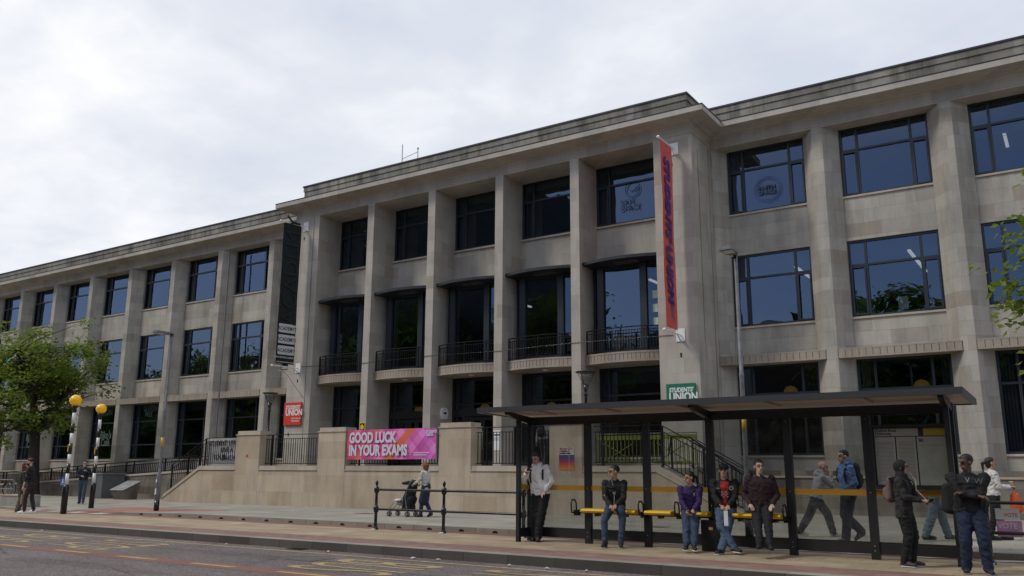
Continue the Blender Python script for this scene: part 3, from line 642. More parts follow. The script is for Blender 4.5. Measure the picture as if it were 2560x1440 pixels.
# crossing
structure(MB().add([(-32.2,16.3,.004),(-25.6,16.3,.004),(-25.6,16.62,.004),(-32.2,16.62,.004)],[(0,1,2,3)]).add([(-29.9,17.33,.03),(-24.6,17.33,.03),(-24.2,19.6,.105),(-29.0,19.3,.09)],[(0,1,2,3)]),'tactile_paving',M_tact)
M_wline=mat('white_road_paint',(0.55,0.54,0.50),0.7,var=.25,vs=14); M_yline=mat('yellow_road_paint',(0.36,0.265,0.115),0.75,var=.3,vs=9)
mb=MB()
for k in range(4): mb.add([(-31.6+k*1.3,16.66,.004),(-31.0+k*1.3,16.66,.004),(-31.0+k*1.3,17.17,.004),(-31.6+k*1.3,17.17,.004)],[(0,1,2,3)])
for k in range(6): mb.add([(-7.6+k*1.15,16.75,.004),(-7.1+k*1.15,16.75,.004),(-6.4+k*1.15,17.1,.004),(-6.9+k*1.15,17.1,.004)],[(0,1,2,3)])
structure(mb,'cycle_lane_marking',M_wline)
zr=-.146
mb=MB().add([(-120,12.30,zr),(30,12.30,zr),(30,12.40,zr),(-120,12.40,zr)],[(0,1,2,3)])
x=-60
structure(MB().add([(-120,9.55,-.147),(30,9.55,-.147),(30,10.05,-.147),(-120,10.05,-.147)],[(0,1,2,3)]),'bus_bay_red_strip',M_redroad)
mb2=MB()
x=-12.98-2.12*30
while x<6: mb2.add([(x,9.72,zr+.003),(x+1.12,9.72,zr+.003),(x+1.12,9.85,zr+.003),(x,9.85,zr+.003)],[(0,1,2,3)]); x+=2.12
structure(mb,'kerbside_line',M_yline); structure(mb2,'bus_bay_dashes',M_yline)
def roadword(s,x0,h,yc,w):
    M=frame((x0,yc+w/2,zr),(0,-1,0),(1,0,0)); o=text('road_lettering',s,1.0,M_yline,Matrix.Identity(4),kind='structure',off=-.002)
    bb=[v.co for v in o.data.vertices]; mx=max(v.x for v in bb); mn=min(v.x for v in bb); my=max(v.y for v in bb); m0=min(v.y for v in bb)
    o.data.transform(M@Matrix.Diagonal((w/(mx-mn),h/(my-m0),1,1))@Matrix.Translation((-mn,-m0,0)))
for x0 in (-21.9,-11.4,-1.3):
    roadword('BUS',x0,2.3,11.1,1.55); roadword('STOP',x0+3.1,2.3,11.1,1.75)
# litter along the gutter
ML=mat('litter_paper',(.45,.45,.43),.7); rr=random.Random(3)
for (x,y,l) in ((-22.8,12.55,'crumpled white wrapper in the gutter at the far left end'),(-12.6,12.62,'flattened white wrapper in the gutter before the black guard rail'),(-10.45,12.62,'small white paper cup lid in the gutter, left of the shelter'),(-9.9,12.66,'crumpled white tissue in the gutter near the shelter end'),(-8.35,12.62,'torn white carton standing in the gutter below the shelter end'),(-7.6,12.6,'flat grey plastic bag in the gutter in front of the shelter'),(-15.6,12.6,'tiny white scrap in the gutter midway along the open kerb'),(-6.9,12.66,'tiny white scrap in the gutter below the seated girl')):
    mb=MB(); n=7; pts=[(.05*rr.uniform(.6,1.3)*math.cos(t),.035*rr.uniform(.6,1.3)*math.sin(t)) for t in np.linspace(0,2*PI,n,endpoint=False)]
    vs=[(a,b,rr.uniform(0,.03)) for a,b in pts]+[(0,0,.045)]
    mb.add(vs,[(i,(i+1)%n,n) for i in range(n)]); t=mb.build('litter',ML); t.location=(x,y,-.147); t.scale=(1.1,1.1,.8); tag(t,l,'litter','litter in the gutter')
# ------------------------------------------------------------------ terrace
TY=23.4
ter=thing('terrace_wall','raised pale stone terrace wall with capped piers and a sloping stair parapet at each end','wall',(-21.5,TY,0))
def T(mb,name,m,parent=ter,**k): return wchild(mb.build(name,m,parent,**k),parent)
outl=[(-33.35,0),(-33.3,.32),(-31.0,1.56),(-10.4,1.62),(-7.45,.1),(-7.45,0)]
T(MB().prism([(-33.35,-.1),(-33.35,.22),(-31.05,1.40),(-10.5,1.46),(-8.0,.18),(-7.75,-.1)],TY,TY+.45,plane='xz'),'wall',M_terr)
cp_=MB()
segs=[(-31.05,-28.80),(-27.4,-24.14),(-22.75,-18.39),(-17.05,-14.01),(-12.86,-10.45)]
for a,b in segs: cp_.box(a,b,TY-.035,TY+.5,1.425,1.46); cp_.box(a,b,TY+.03,TY+.5,1.46,1.60)
for (a,za),(b,zb) in (((-33.4,.24),(-31.05,1.46)),((-10.45,1.46),(-7.9,.16))):
    cp_.prism([(a,za-.03),(b,zb-.035),(b,zb),(a,za)],TY-.03,TY+.5,plane='xz'); cp_.prism([(a,za),(b,zb),(b,zb+.14),(a,za+.14)],TY+.03,TY+.5,plane='xz')
T(cp_,'coping',M_cop)
for a,b,zt in ((-28.80,-27.4,2.97),(-24.14,-22.75,3.0),(-18.39,-17.05,3.03),(-14.01,-12.86,3.03)):
    pp=T(MB().box(a,b,TY-.006,TY+.62,0,zt-.17),'wall_pier',M_terr)
    MB().box(a-.03,b+.03,TY-.04,TY+.66,zt-.17,zt-.13).box(a+.03,b-.03,TY+.02,TY+.60,zt-.13,zt).build('pier_cap',M_cop,pp)
T(MB().box(-31.0,-10.4,TY+.45,CP,0,1.50).box(-31.0,-10.4,TY+.45,WY-.1,1.50,1.55),'terrace_floor',M_flag)
st=MB()
for k in range(9):
    st.box(-33.2+k*.28,-31.0,TY+.45,TY+2.6,.1+k*.16-.0,.1+(k+1)*.16); st.box(-10.4,-7.9-k*.28,TY+.45,TY+2.6,.1+k*.16,.1+(k+1)*.16)
T(st,'steps',M_cop)
# small red sticker on pier
a=MB().box(-28.15,-28.03,TY-.012,TY-.008,1.93,2.03).build('sticker',mat('red_sticker',(.45,.05,.04),.5)); tag(a,'small square red sticker on the leftmost terrace pier','sticker')
def railing(name,pts,label,group=None,h=1.12,posts=(),sp=.125,y=TY+.3,second=True,base=.08,parent=None,rtop=.016):
    """pts: list of (x,zbase) polyline at depth y"""
    t=thing(name,label,'railing',(pts[0][0],y,pts[0][1]),0,group) if parent is None else parent
    def zb(x):
        for (x0,z0),(x1,z1) in zip(pts[:-1],pts[1:]):
            if min(x0,x1)-1e-6<=x<=max(x0,x1)+1e-6: return z0+(z1-z0)*(x-x0)/(x1-x0)
        return pts[-1][1]
    r=MB()
    P=lambda x,dz: (x,y,zb(x)+dz)
    kk=[p[0] for p in pts]
    r.tube([P(x,h) for x in kk],rtop,6); r.tube([P(x,h-.16) for x in kk],.014,6); r.tube([P(x,base) for x in kk],.016,6)
    wchild(r.build('rail',M_iron,t),t)
    b=MB(); x=kk[0]+.06
    while x<kk[-1]: z=zb(x); b.box(x-.009,x+.009,y-.009,y+.009,z+base,z+h-.16); x+=sp
    wchild(b.build('baluster',M_iron,t),t)
    for x in posts:
        z=zb(x); q=MB().box(x-.028,x+.028,y-.028,y+.028,z-.02,z+h); q.box(x-.05,x+.05,y-.05,y+.05,z-.02,z+.01); wchild(q.build('post',M_iron,t),t)
    return t
gr='black iron railings of the terrace'
railing('iron_railing',[(-33.3,.50),(-31.05,1.62),(-28.85,1.62)],'black iron railing climbing the left stair parapet and running in front of the painted sheet',gr,posts=(-33.25,-32.2,-31.1))
railing('iron_railing',[(-27.38,1.6),(-24.16,1.6)],'black iron railing section between the two left terrace piers',gr,h=1.2,posts=(-27.0,))
railing('iron_railing',[(-22.73,1.6),(-18.42,1.6)],'black iron railing section hidden behind the pink exam banner',gr,h=1.2,posts=(-22.3,-20.4,-18.6))
railing('iron_railing',[(-17.03,1.6),(-14.03,1.6)],'black iron railing section left of the poster pier, in front of the doors',gr,h=1.25,posts=(-16.6,-15.5))
railing('iron_railing',[(-12.6,1.62),(-10.4,1.62),(-7.7,.22)],'black iron railing seen through the shelter, running down the right stair parapet',gr,h=1.16,posts=(-12.3,-10.35,-9.1,-7.75))
railing('iron_railing',[(-33.3,.3),(-31.0,1.55),(-29.6,1.55)],'second black iron railing on the far side of the left stair',gr,h=1.0,posts=(-33.25,-31.0),y=TY+2.5)
railing('iron_railing',[(-10.4,1.55),(-7.9,.15)],'second black iron railing on the far side of the right stair',gr,h=1.0,posts=(-10.3,-7.95),y=TY+2.5)
def handrail(pts,label,y):
    t=thing('stair_handrail',label,'handrail',(pts[0][0],y,pts[0][1]-.9),0,'tubular stair handrails'); q=MB().tube([(x,y,z) for x,z in pts],.024,8); wchild(q.build('rail',M_iron,t),t)
    for x,z in (pts[1],pts[-2]): wchild(MB().tube([(x,y,z),(x,y,z-.95)],.022,8).build('post',M_iron,t),t)
handrail([(-33.1,.75),(-33.0,1.05),(-31.2,2.35),(-30.4,2.45),(-30.2,2.0)],'black tubular handrail in the middle of the left stair',TY+1.3)
handrail([(-10.6,1.9),(-10.5,2.48),(-9.9,2.45),(-8.0,1.15),(-7.6,.75)],'black tubular handrail in the middle of the right stair',TY+1.3)
# exam banner
M_pink=G('exam_banner_print'); g=M_pink; p=g.tc.outputs['Object']
sp=g.n('ShaderNodeSeparateXYZ',{0:p}); 
def mm(op,a,b=0.0,cl=False): return g.n('ShaderNodeMath',{0:a,1:b},operation=op,use_clamp=cl).outputs[0]
u=sp.outputs[0]; v=sp.outputs[2]
d1=mm('ADD',u,mm('MULTIPLY',v,-1.0)); d2=mm('ADD',u,v)
base=g.ramp(mm('DIVIDE',u,4.05),[(0.0,(0.52,0.05,0.13)),(0.45,(0.60,0.10,0.28)),(1.0,(0.55,0.12,0.42))])
w1=g.ramp(mm('FRACT',mm('DIVIDE',d1,1.05)),[(0.0,(1,1,1)),(0.32,(1,1,1)),(0.34,(1.18,1.5,1.25)),(0.66,(1.18,1.5,1.25)),(0.68,(.9,.7,.9))]); base=g.mul(base,w1)
w2=g.ramp(mm('FRACT',mm('DIVIDE',d2,0.95)),[(0.0,(1,1,1)),(0.4,(1,1,1)),(0.42,(1.1,1.35,1.2)),(0.8,(1.1,1.35,1.2)),(0.82,(.95,.8,.95))]); base=g.mul(base,w2)
of=g.ramp(mm('DIVIDE',d1,4.05),[(0.43,(0,0,0)),(0.435,(1,1,1)),(0.53,(1,1,1)),(0.535,(0,0,0))]); base=g.mix(mm('MULTIPLY',of,.85),base,(0.62,0.14,0.02,1))
of=g.ramp(mm('DIVIDE',d1,4.05),[(0.06,(0,0,0)),(0.065,(1,1,1)),(0.13,(1,1,1)),(0.135,(0,0,0))]); base=g.mix(mm('MULTIPLY',of,.6),base,(0.58,0.10,0.02,1))
g.set(Base_Color=base,Roughness=.55); M_pink=g.m
t=thing('exam_banner','pink and orange banner reading Good luck in your exams, tied across the terrace railing','banner',(-22.55,TY-.08,1.82))
W_,H_=4.10,1.05
wavy(Matrix.Identity(4),W_,H_,60,14,.016,5).build('sheet',M_pink,t)
Ml=mat('banner_lilac_ink',(.62,.58,.68),.7)
Ft=lambda x,z: frame((x,-.034,z),(1,0,0),(0,0,1))
text('lettering','GOOD LUCK',.50,Ml,Ft(.10,.60),t,sx=.74,off=.024,ext=.001); text('lettering','IN YOUR EXAMS',.50,Ml,Ft(.10,.15),t,sx=.74,off=.024,ext=.001)
text('lettering',"STUDENTS'\nUNION",.13,Ml,Ft(3.68,.88),t,sx=.72,off=.006,ls=.8,ext=.001)
text('lettering','manchesterstudentsunion.com\nmanchesterstudentsunion',.075,Ml,Ft(3.15,.20),t,sx=.72,off=.002,ext=.001)
MB().tube([(0,0,H_),(-.15,.1,H_+.02)],.006,4).tube([(W_,0,H_),(W_+.08,.1,H_+.02)],.006,4).build('tie_cord',M_iron,t)
# painted bed sheet
t=thing('painted_sheet_banner','white bed sheet with hand painted black words hanging behind the left stair railing','banner',(-31.05,TY+.42,1.60))
wavy(Matrix.Identity(4),2.1,1.12,20,10,.018,8).build('sheet',mat('old_sheet',(.40,.40,.40),.9,var=.15),t)
for s_,x,z,sz,m in (('STUDENT LIFE',.03,.83,.27,M_black),('LIVE A',.85,.56,.26,M_black),('YOUR',.35,.24,.30,M_black),('UNION',.95,.22,.27,mat('sheet_blue_ink',(.03,.05,.2),.8))): text('lettering',s_,sz,m,frame((x,-.045,z),(1,0,.02),(0,0,1)),t,off=.002,ext=.001)
# event poster
t=thing('event_poster','poster with a blue to orange print on the terrace pier seen through the shelter','poster',(-13.66,TY-.012,1.47))
W_,H_=.53,.70
g=G('poster_print'); p=g.tc.outputs['Object']; z=g.n('ShaderNodeSeparateXYZ',{0:p}).outputs[2]
g.set(Base_Color=g.ramp(g.n('ShaderNodeMath',{0:z,1:.7},operation='DIVIDE').outputs[0],[(0.05,(.65,.22,.03)),(.3,(.5,.03,.06)),(.45,(.16,.03,.15)),(.62,(.04,.05,.2)),(.655,(.04,.05,.2)),(.66,(.52,.50,.48))]),Roughness=.6)
MB().box(0,W_,-.006,0,0,H_).build('sheet',g.m,t)
text('lettering','Marxism 2018',.105,mat('poster_red_ink',(.5,.02,.02),.6),frame((.02,-.0065,.615),(1,0,0),(0,0,1)),t,sx=.74,off=.004,ext=.0005)
text('lettering','A festival of\nsocialist ideas',.08,M_black,frame((.02,-.0065,.55),(1,0,0),(0,0,1)),t,sx=.9,off=.003,ls=.8,ext=.0005)
MB().box(.355,.362,-.0085,-.0065,.02,.45).build('divider',M_white,t)
# post top lanterns on the terrace
def lantern(x,y,z0,h,label):
    t=thing('post_lantern',label,'lamp post',(x,y,z0),0,'post top lanterns on the terrace')
    MB().lathe([(.07,0),(.07,.1),(.045,.12),(.045,h-.78),(.06,h-.76),(.06,h-.70),(.05,h-.68),(.05,h-.6),(.10,h-.42)],(0,0,0),14).build('post',M_black,t)
    MB().lathe([(.10,h-.42),(.27,h-.04)],(0,0,0),20).build('glass_cone',M_glass3,t)
    cp=MB().lathe([(.24,h-.05),(.31,h-.04),(.33,h-.015),(.30,h+.0),(.0,h+.02)],(0,0,0),20).build('lantern_cap',M_black,t)
    rb=MB()
    for k in range(3): a=k*2.1+.4; rb.tube([(.10*math.cos(a),.10*math.sin(a),h-.42),(.28*math.cos(a),.28*math.sin(a),h-.04)],.008,5)
    rb.build('cage',M_black,t)
lantern(-27.6,23.95,2.9,1.62,'black post lantern with a glass cone on the leftmost terrace pier')
lantern(-13.0,23.95,2.95,1.58,'black post lantern with a glass cone above the shelter roof, right of centre')
# lime barriers and chairs on the terrace
M_lime=mat('lime_mesh',(.16,.19,.02),.6)
for k,x in enumerate((-12.35,-10.55)):
    t=thing('site_barrier',('lime green folding barrier behind the railing, left of the pair','lime green folding barrier behind the railing beside the stair head, right of the pair')[k],'barrier',(x,24.9,1.55),0,'lime green barriers on the terrace')
    MB().tube([(-.8,0,.12),(-.8,0,1.05),(.8,0,1.05),(.8,0,.12),(-.8,0,.12)],.02,6).build('frame',M_galv,t)
    b=MB()
    for q in range(12): b.box(-.75+q*.135,-.745+q*.135+.03,-.01,.0,.15,.85)
    b.box(-.78,.78,-.02,.01,.86,1.0).box(-.6,.6,-.015,.005,.12,.2); b.build('slat_panel',M_lime,t)
    MB().tube([(-.5,-.02,.75),(.5,-.02,.2)],.018,5).tube([(-.5,-.02,.2),(.5,-.02,.75)],.018,5).build('brace',M_lime,t)
    MB().box(-.82,-.78,-.2,.2,0,.03).box(.78,.82,-.2,.2,0,.03).box(-.82,-.78,-.015,.015,.03,.15).box(.78,.82,-.015,.015,.03,.15).build('foot',M_galv,t)
t=thing('crowd_barrier','black curved crowd barrier standing behind the railing left of the pink banner','barrier',(-24.7,25.2,1.55),.3)
MB().tube([(-.6,0,.15),(-.6,0,.85),(-.5,0,.98),(.5,0,.98),(.6,0,.85),(.6,0,.15),(-.6,0,.15)],.02,8).build('frame',M_black,t)
b=MB(); [b.tube([(-.5+q*.11,0,.15),(-.5+q*.11,0,.98)],.008,5) for q in range(10)]; b.build('bar',M_black,t)
MB().tube([(-.5,-.25,0.02),(-.5,0,.15),(-.5,.25,.02)],.015,5).tube([(.5,-.25,0.02),(.5,0,.15),(.5,.25,.02)],.015,5).build('foot',M_black,t)
# ------------------------------------------------------------------ ledge walls and ramp
t=thing('bench_ledge_wall','low weathered stone ledge wall with pale coping along the foot of the right wing','wall',(-7.5,28.6,0.1))
wchild(MB().box(-9.6,9,28.6,WY,.0,1.27).build('wall',M_old,t),t); wchild(MB().box(-9.62,9,28.56,28.85,1.27,1.335).build('coping',M_cop,t),t); wchild(MB().box(-9.6,9,28.86,WY-.08,1.33,1.50).build('upper_course',M_old,t),t)
t=thing('ledge_wall','low stone ledge wall with pale coping behind the ramp of the left wing','wall',(-50,28.6,0.1))
wchild(MB().box(-74,-31.2,28.6,WY,.0,1.27).build('wall',M_old,t),t); wchild(MB().box(-74,-31.2,28.56,28.85,1.27,1.335).build('coping',M_cop,t),t)
RY=25.0
t=thing('ramp_wall','grey stained stone retaining wall of the ramp left of the stair','wall',(-40,RY,0))
wchild(MB().prism([(-60,0),(-60,.15),(-47,.68),(-33.4,1.36),(-33.4,0)],RY,RY+.35,plane='xz').build('wall',M_old,t),t)
wchild(MB().prism([(-60,.15),(-47,.68),(-33.4,1.36),(-33.4,1.45),(-47,.77),(-60,.24)],RY-.04,RY+.4,plane='xz').build('coping',M_cop,t),t)
wchild(MB().prism([(-60,0),(-60,.1),(-33.0,1.3),(-31.0,1.5),(-31.0,0)],RY+.35,28.6,plane='xz').build('ramp_deck',M_flag,t),t)
railing('iron_railing',[(-56,.40),(-47,.77),(-33.5,1.44)],'long black iron railing sloping along the top of the ramp wall',gr,h=.62,posts=tuple(-55+2.4*k for k in range(9)),y=RY+.12,sp=.14,base=.05)
railing('iron_railing',[(-58,.4),(-33.5,1.5)],'black iron railing on the building side of the ramp',gr,h=.75,posts=tuple(-56+3.1*k for k in range(7)),y=28.2,sp=.16)

# inspection covers set in the surfaces
for nm,x,y,z,w_,d_ in (('manhole_cover',-19.5,20.6,.103,.6,.45),('manhole_cover',-9.3,20.0,.104,.5,.5),('gully_grate',-13.8,12.62,-.145,.42,.28),('manhole_cover',-12.2,11.2,-.1455,.6,.6)):
    q=MB().box(x,x+w_,y,y+d_,z-.01,z+.003)
    if nm=='gully_grate': [q.box(x+.03+k*.05,x+.05+k*.05,y+.03,y+d_-.03,z+.003,z+.008) for k in range(8)]
    q.build(nm,M_shel if nm=='gully_grate' else mat('cast_iron_cover',(.10,.09,.08),.7,var=.3,vs=20),kind='structure')
# ------------------------------------------------------------------ bus shelter
SY=15.9
sh=thing('bus_shelter','long dark framed glass bus shelter with a flat roof, yellow band and timetable case','bus shelter',(-5.9,SY,0))
def SH(mb,name,m,parent=sh,**k): return wchild(mb.build(name,m,parent,**k),parent)
PX=[-10.0,-8.6,-7.29,-5.97,-4.51,-3.15,-1.83]
for i,x in enumerate(PX):
    hw=.05 if i in(0,6) else .068
    SH(MB().box(x-hw,x+hw,SY-.05,SY+.05,0,2.42),'post',M_shel)
for x in (PX[0],PX[6]): 
    SH(MB().box(x-.04,x+.04,SY-.50,SY-.42,0,2.50),'post',M_shel)
    SH(MB().box(x-.02,x+.02,SY-.42,SY-.05,.09,.27),'kick_panel',M_shel)
    SH(MB().box(x-.006,x+.006,SY-.42,SY-.05,.27,2.4),'glass_panel',M_glass2)
    SH(MB().box(x-.010,x+.010,SY-.42,SY-.05,1.04,1.14),'yellow_band',M_ylb)
SH(MB().box(PX[0]-.06,PX[6]+.06,SY-.06,SY+.06,2.405,2.555),'beam',M_shel)
for a,b in zip(PX[:-1],PX[1:]):
    SH(MB().box(a+.068,b-.068,SY-.02,SY+.02,.09,.27),'kick_panel',M_shel)
    SH(MB().box(a+.068,b-.068,SY-.006,SY+.006,.27,2.405),'glass_panel',M_glass2)
    SH(MB().box(a+.069,b-.069,SY-.012,SY-.007,1.04,1.14),'yellow_band',M_ylb)
M_under=mat('roof_underside_panel',(.47,.395,.315),.7)
ang=math.atan2(-.12,1.8)
def rz_(y): return 2.635-(y-14.9)*.022
rf=MB()
rf.prism([(14.9,rz_(14.9)),(16.75,rz_(16.75)),(16.75,rz_(16.75)+.05),(14.9,rz_(14.9)+.05)],-10.62,-1.56,plane='yz')
SH(rf,'roof_panel',M_under)
e=MB(); 
e.prism([(14.86,rz_(14.86)-.02),(14.93,rz_(14.93)-.02),(14.93,rz_(14.93)+.09),(14.86,rz_(14.86)+.09)],-10.68,-1.50,plane='yz').prism([(16.72,rz_(16.72)-.02),(16.80,rz_(16.8)-.02),(16.8,rz_(16.8)+.08),(16.72,rz_(16.72)+.08)],-10.68,-1.50,plane='yz')
for x in (-10.68,-1.56): e.prism([(14.93,rz_(14.93)-.02),(16.72,rz_(16.72)-.02),(16.72,rz_(16.72)+.085),(14.93,rz_(14.93)+.09)],x,x+.06,plane='yz')
e.prism([(14.93,rz_(14.93)+.052),(16.72,rz_(16.72)+.052),(16.72,rz_(16.72)+.08),(14.93,rz_(14.93)+.085)],-10.62,-1.56,plane='yz')
SH(e,'roof_frame',mat('roof_edge_paint',(.042,.043,.047),.4))
for x in (PX[0]-.0,PX[3]-.0,PX[6]):
    SH(MB().prism([(SY-.05,2.41),(SY-.05,2.56),(14.96,rz_(14.96)-.0),(14.96,rz_(14.96)-.06),(15.2,2.50)],x-.045,x+.045,plane='yz'),'roof_arm',M_shel)
seats=[(-8.60,-8.02),(-7.98,-7.42),(-7.22,-6.68),(-6.48,-5.96),(-5.74,-5.04),(-4.90,-4.62)]
for a,b in seats:
    m_=MB(); m_.prism([(15.55,.655),(15.58,.62),(15.84,.60),(15.84,.66),(15.80,.70),(15.58,.69)],a,b,plane='yz'); s_=SH(m_,'seat',M_yel)
    MB().box((a+b)/2-.03,(a+b)/2+.03,15.66,15.84,.55,.605).build('seat_bracket',M_black,s_)
SH(MB().tube([(-8.8,15.78,.62),(-4.55,15.78,.60)],.026,8),'seat_rail',M_black)
for x in (-8.80,-7.32,-6.58,-5.85,-4.97,-4.56):
    SH(MB().tube([(x,15.78,.60),(x,15.55,.62),(x,15.53,.80),(x,15.57,.86),(x,15.68,.86),(x,15.74,.80),(x,15.76,.62)],.016,8).box(x-.05,x+.05,15.72,15.84,.55,.66),'arm_rest',M_black)
bx=SH(MB().box(-6.14,-5.80,SY-.20,SY-.06,0,.55),'base_cabinet',M_shel)
MB().box(-5.99,-5.91,SY-.204,SY-.2005,.38,.43).build('number_plate',mat('brass_number',(.45,.33,.14),.5),bx)
# timetable case
cs=MB(); X0,X1=-3.05,-1.90
cs.box(X0-.02,X1+.06,SY-.14,SY-.02,1.15,1.215).box(X0-.02,X1+.06,SY-.14,SY-.02,2.17,2.22).box(X0-.02,X0+.02,SY-.14,SY-.02,1.215,2.17).box(X1,X1+.06,SY-.14,SY-.02,1.215,2.17).box(X0+.02,X1,SY-.04,SY-.025,1.215,2.17)
cs=SH(cs,'timetable_case',M_shel)
M_tt=mat('timetable_paper',(.36,.345,.28),.7); M_tt2=mat('timetable_map_paper',(.30,.31,.235),.7,col2=(.38,.37,.30),vs=5); M_tti=mat('timetable_ink',(.12,.11,.10),.8)
MB().box(X0+.03,X0+.72,SY-.05,SY-.041,2.03,2.155).build('header_strip',M_tt,cs)
MB().box(X1-.35,X1-.02,SY-.05,SY-.041,2.03,2.155).build('yellow_strip',mat('timetable_yellow',(.38,.30,.03),.6),cs)
for a,b,m in ((X0+.03,X0+.35,M_tt),(X0+.37,X0+.67,M_tt),(X0+.69,X1-.015,M_tt2)):
    sv=MB().box(a,b,SY-.05,SY-.041,1.225,2.015).build('timetable_sheet',m,cs)
    ln=MB(); z=1.93
    while z>1.27: 
        if b-a<.4: ln.box(a+.03,b-.03,SY-.0505,SY-.0502,z,z+.006)
        z-=.022
    if b-a>.4: ln.box(a+.03,a+.10,SY-.0505,SY-.0502,1.93,1.98).box(a+.03,b-.04,SY-.0505,SY-.0502,1.87,1.876).tube([(a+.1,SY-.0503,1.7),(a+.2,SY-.0503,1.6),(a+.28,SY-.0503,1.45),(a+.4,SY-.0503,1.36)],.004,4,flat=.1)
    ln.build('timetable_print',M_tti,sv)
text('lettering','Oxford Road\nUniversity',.062,M_black,frame((X0+.05,SY-.0515,2.10),(1,0,0),(0,0,1)),cs,off=.001,ls=.8,ext=.0004)
# ------------------------------------------------------------------ guard rails
def guard(posts,y,label,ends):
    t=thing('guard_rail',label,'railing',(posts[0],y,0),0,'black tubular guard rails')
    for x in posts:
        prof=[(.075,0),(.075,.03),(.05,.06),(.042,.10),(.048,.12),(.038,.14),(.038,.40),(.05,.42),(.062,.44),(.066,.49),(.062,.54),(.05,.56),(.036,.58),(.034,.86),(.045,.88),(.062,.91),(.068,.96),(.060,1.01),(.03,1.04),(.022,1.06),(.034,1.09),(.040,1.12),(.034,1.15),(.018,1.18),(0,1.19)]
        p_=MB().lathe(prof,(x,y,0),16).build('post',M_black,t); wchild(p_,t)
        q=MB().prism([(x-.05,y-.085),(x+.05,y-.085),(x+.05,y-.06),(x-.05,y-.06)],.004,.03).build('base_plate',M_white,p_)
    for z in (.96,.49): wchild(MB().tube([(ends[0],y,z),(ends[1],y,z)],.028,12).build('rail',M_black,t),t)
    return t
guard((-14.85,-12.74,-10.52),16.45,'black two bar guard rail with ball finial posts left of the bus shelter',(-14.8,-10.1))
guard((-1.48,.7,2.9),16.2,'black two bar guard rail beyond the right end of the bus shelter',(-1.4,3.2))
t=thing('vote_placard','white and pink cardboard vote placard tied to the right guard rail','placard',(-1.36,16.30,.43))
MB().box(0,.36,-.012,0,0,.25).build('lower_panel',mat('placard_pink',(.42,.12,.33),.6,col2=(.60,.36,.48),vs=2.5),t); MB().box(0,.34,-.012,0,.265,.44).build('upper_panel',M_off,t)
text('lettering','VOTE',.12,M_off,frame((.02,-.0125,.13),(1,0,0),(0,0,1)),t,sx=.9,off=.003,ext=.0005)
text('lettering','VOTE',.085,mat('vote_red_ink',(.5,.04,.05),.6),frame((.12,-.0125,.31),(1,0,0),(0,0,1)),t,sx=.9,off=.002,ext=.0005)
# ------------------------------------------------------------------ street lamps
def street_lamp(x,y,z0,label):
    t=thing('street_lamp',label,'street lamp',(x,y,z0),0,'tall grey street lamps')
    MB().lathe([(.085,0),(.085,1.15),(.065,1.25),(.050,1.32),(.048,3.3),(.053,3.32),(.053,3.40),(.044,3.42),(.038,5.95),(.03,6.0)],(0,0,0),16).build('column',M_galv,t)
    MB().lathe([(.0865,0),(.0865,.36)],(0,0,0),16).build('painted_base',M_black,t)
    MB().box(-.03,.03,-.095,-.082,.55,.75).box(-.025,.025,-.095,-.083,.95,1.05).build('door_sticker',M_white,t)
    MB().lathe([(.050,2.15),(.050,2.45)],(0,0,0),12).build('yellow_marker',M_yel,t)
    MB().box(-.03,.03,-.05,.05,5.93,6.05).tube([(0,0,6.0),(0,-.15,6.03)],.035,8).build('spigot',M_black,t)
    h=MB().prism([(-.09,-.10),(.09,-.10),(.15,-.28),(.15,-.62),(.11,-.68),(-.11,-.68),(-.15,-.62),(-.15,-.28)],5.99,6.07).build('lamp_head',M_galv,t)
    MB().box(-.11,.11,-.60,-.34,5.975,5.989).build('lens',M_off,h)
    return t
street_lamp(-26.43,18.35,.05,'tall grey street lamp covered in stickers at the crossing, left of the terrace')
street_lamp(-6.01,18.05,.1,'tall grey street lamp with a yellow marker standing behind the bus shelter')
# ------------------------------------------------------------------ belisha beacons
M_globe=mat('amber_globe',(.80,.42,.01),.25,emit=(1,.5,0),es=.12,coat=.3)
def beacon(x,y,label):
    t=thing('belisha_beacon',label,'beacon',(x,y,0),0,'striped crossing beacons')
    MB().lathe([(.095,0),(.095,.85),(.06,.93)],(0,0,0),16).build('base_sleeve',M_black,t)
    zz=[.93,1.28,1.6,1.9,2.25,2.58,2.9,3.25]; 
    for k,(a,b) in enumerate(zip(zz[:-1],zz[1:])):
        MB().lathe([(.056,a),(.056,b)],(0,0,0),14).build('band',M_white if k%2==0 else M_black,t)
    MB().lathe([(.056,3.25),(.056,3.40),(.09,3.43),(.13,3.46),(.13,3.48)],(0,0,0),16).build('globe_collar',M_black,t)
    MB().box(-.062,-.02,-.062,-.03,1.98,2.22).build('sticker',M_yel,t)
    MB().ell((0,0,3.66),(.19,.19,.185),n=28,k=16).build('globe',M_globe,t)
    return t
beacon(-27.93,16.0,'nearer, left one of two black and white striped beacons with amber globes')
beacon(-30.9,18.73,'farther, right one of two black and white striped beacons with amber globes')
t=thing('round_sign','small blue round sign on a short dark post behind the nearer beacon','sign',(-32.7,18.6,.02),0)
MB().tube([(0,.03,0),(0,.03,1.12)],.03,8).build('post',M_black,t)
MB().prism([(.19*math.cos(a),.95+.19*math.sin(a)) for a in np.linspace(0,2*PI,25)[:-1]],-.02,0,plane='xz').build('disc',mat('sign_blue',(.02,.06,.28),.4),t)
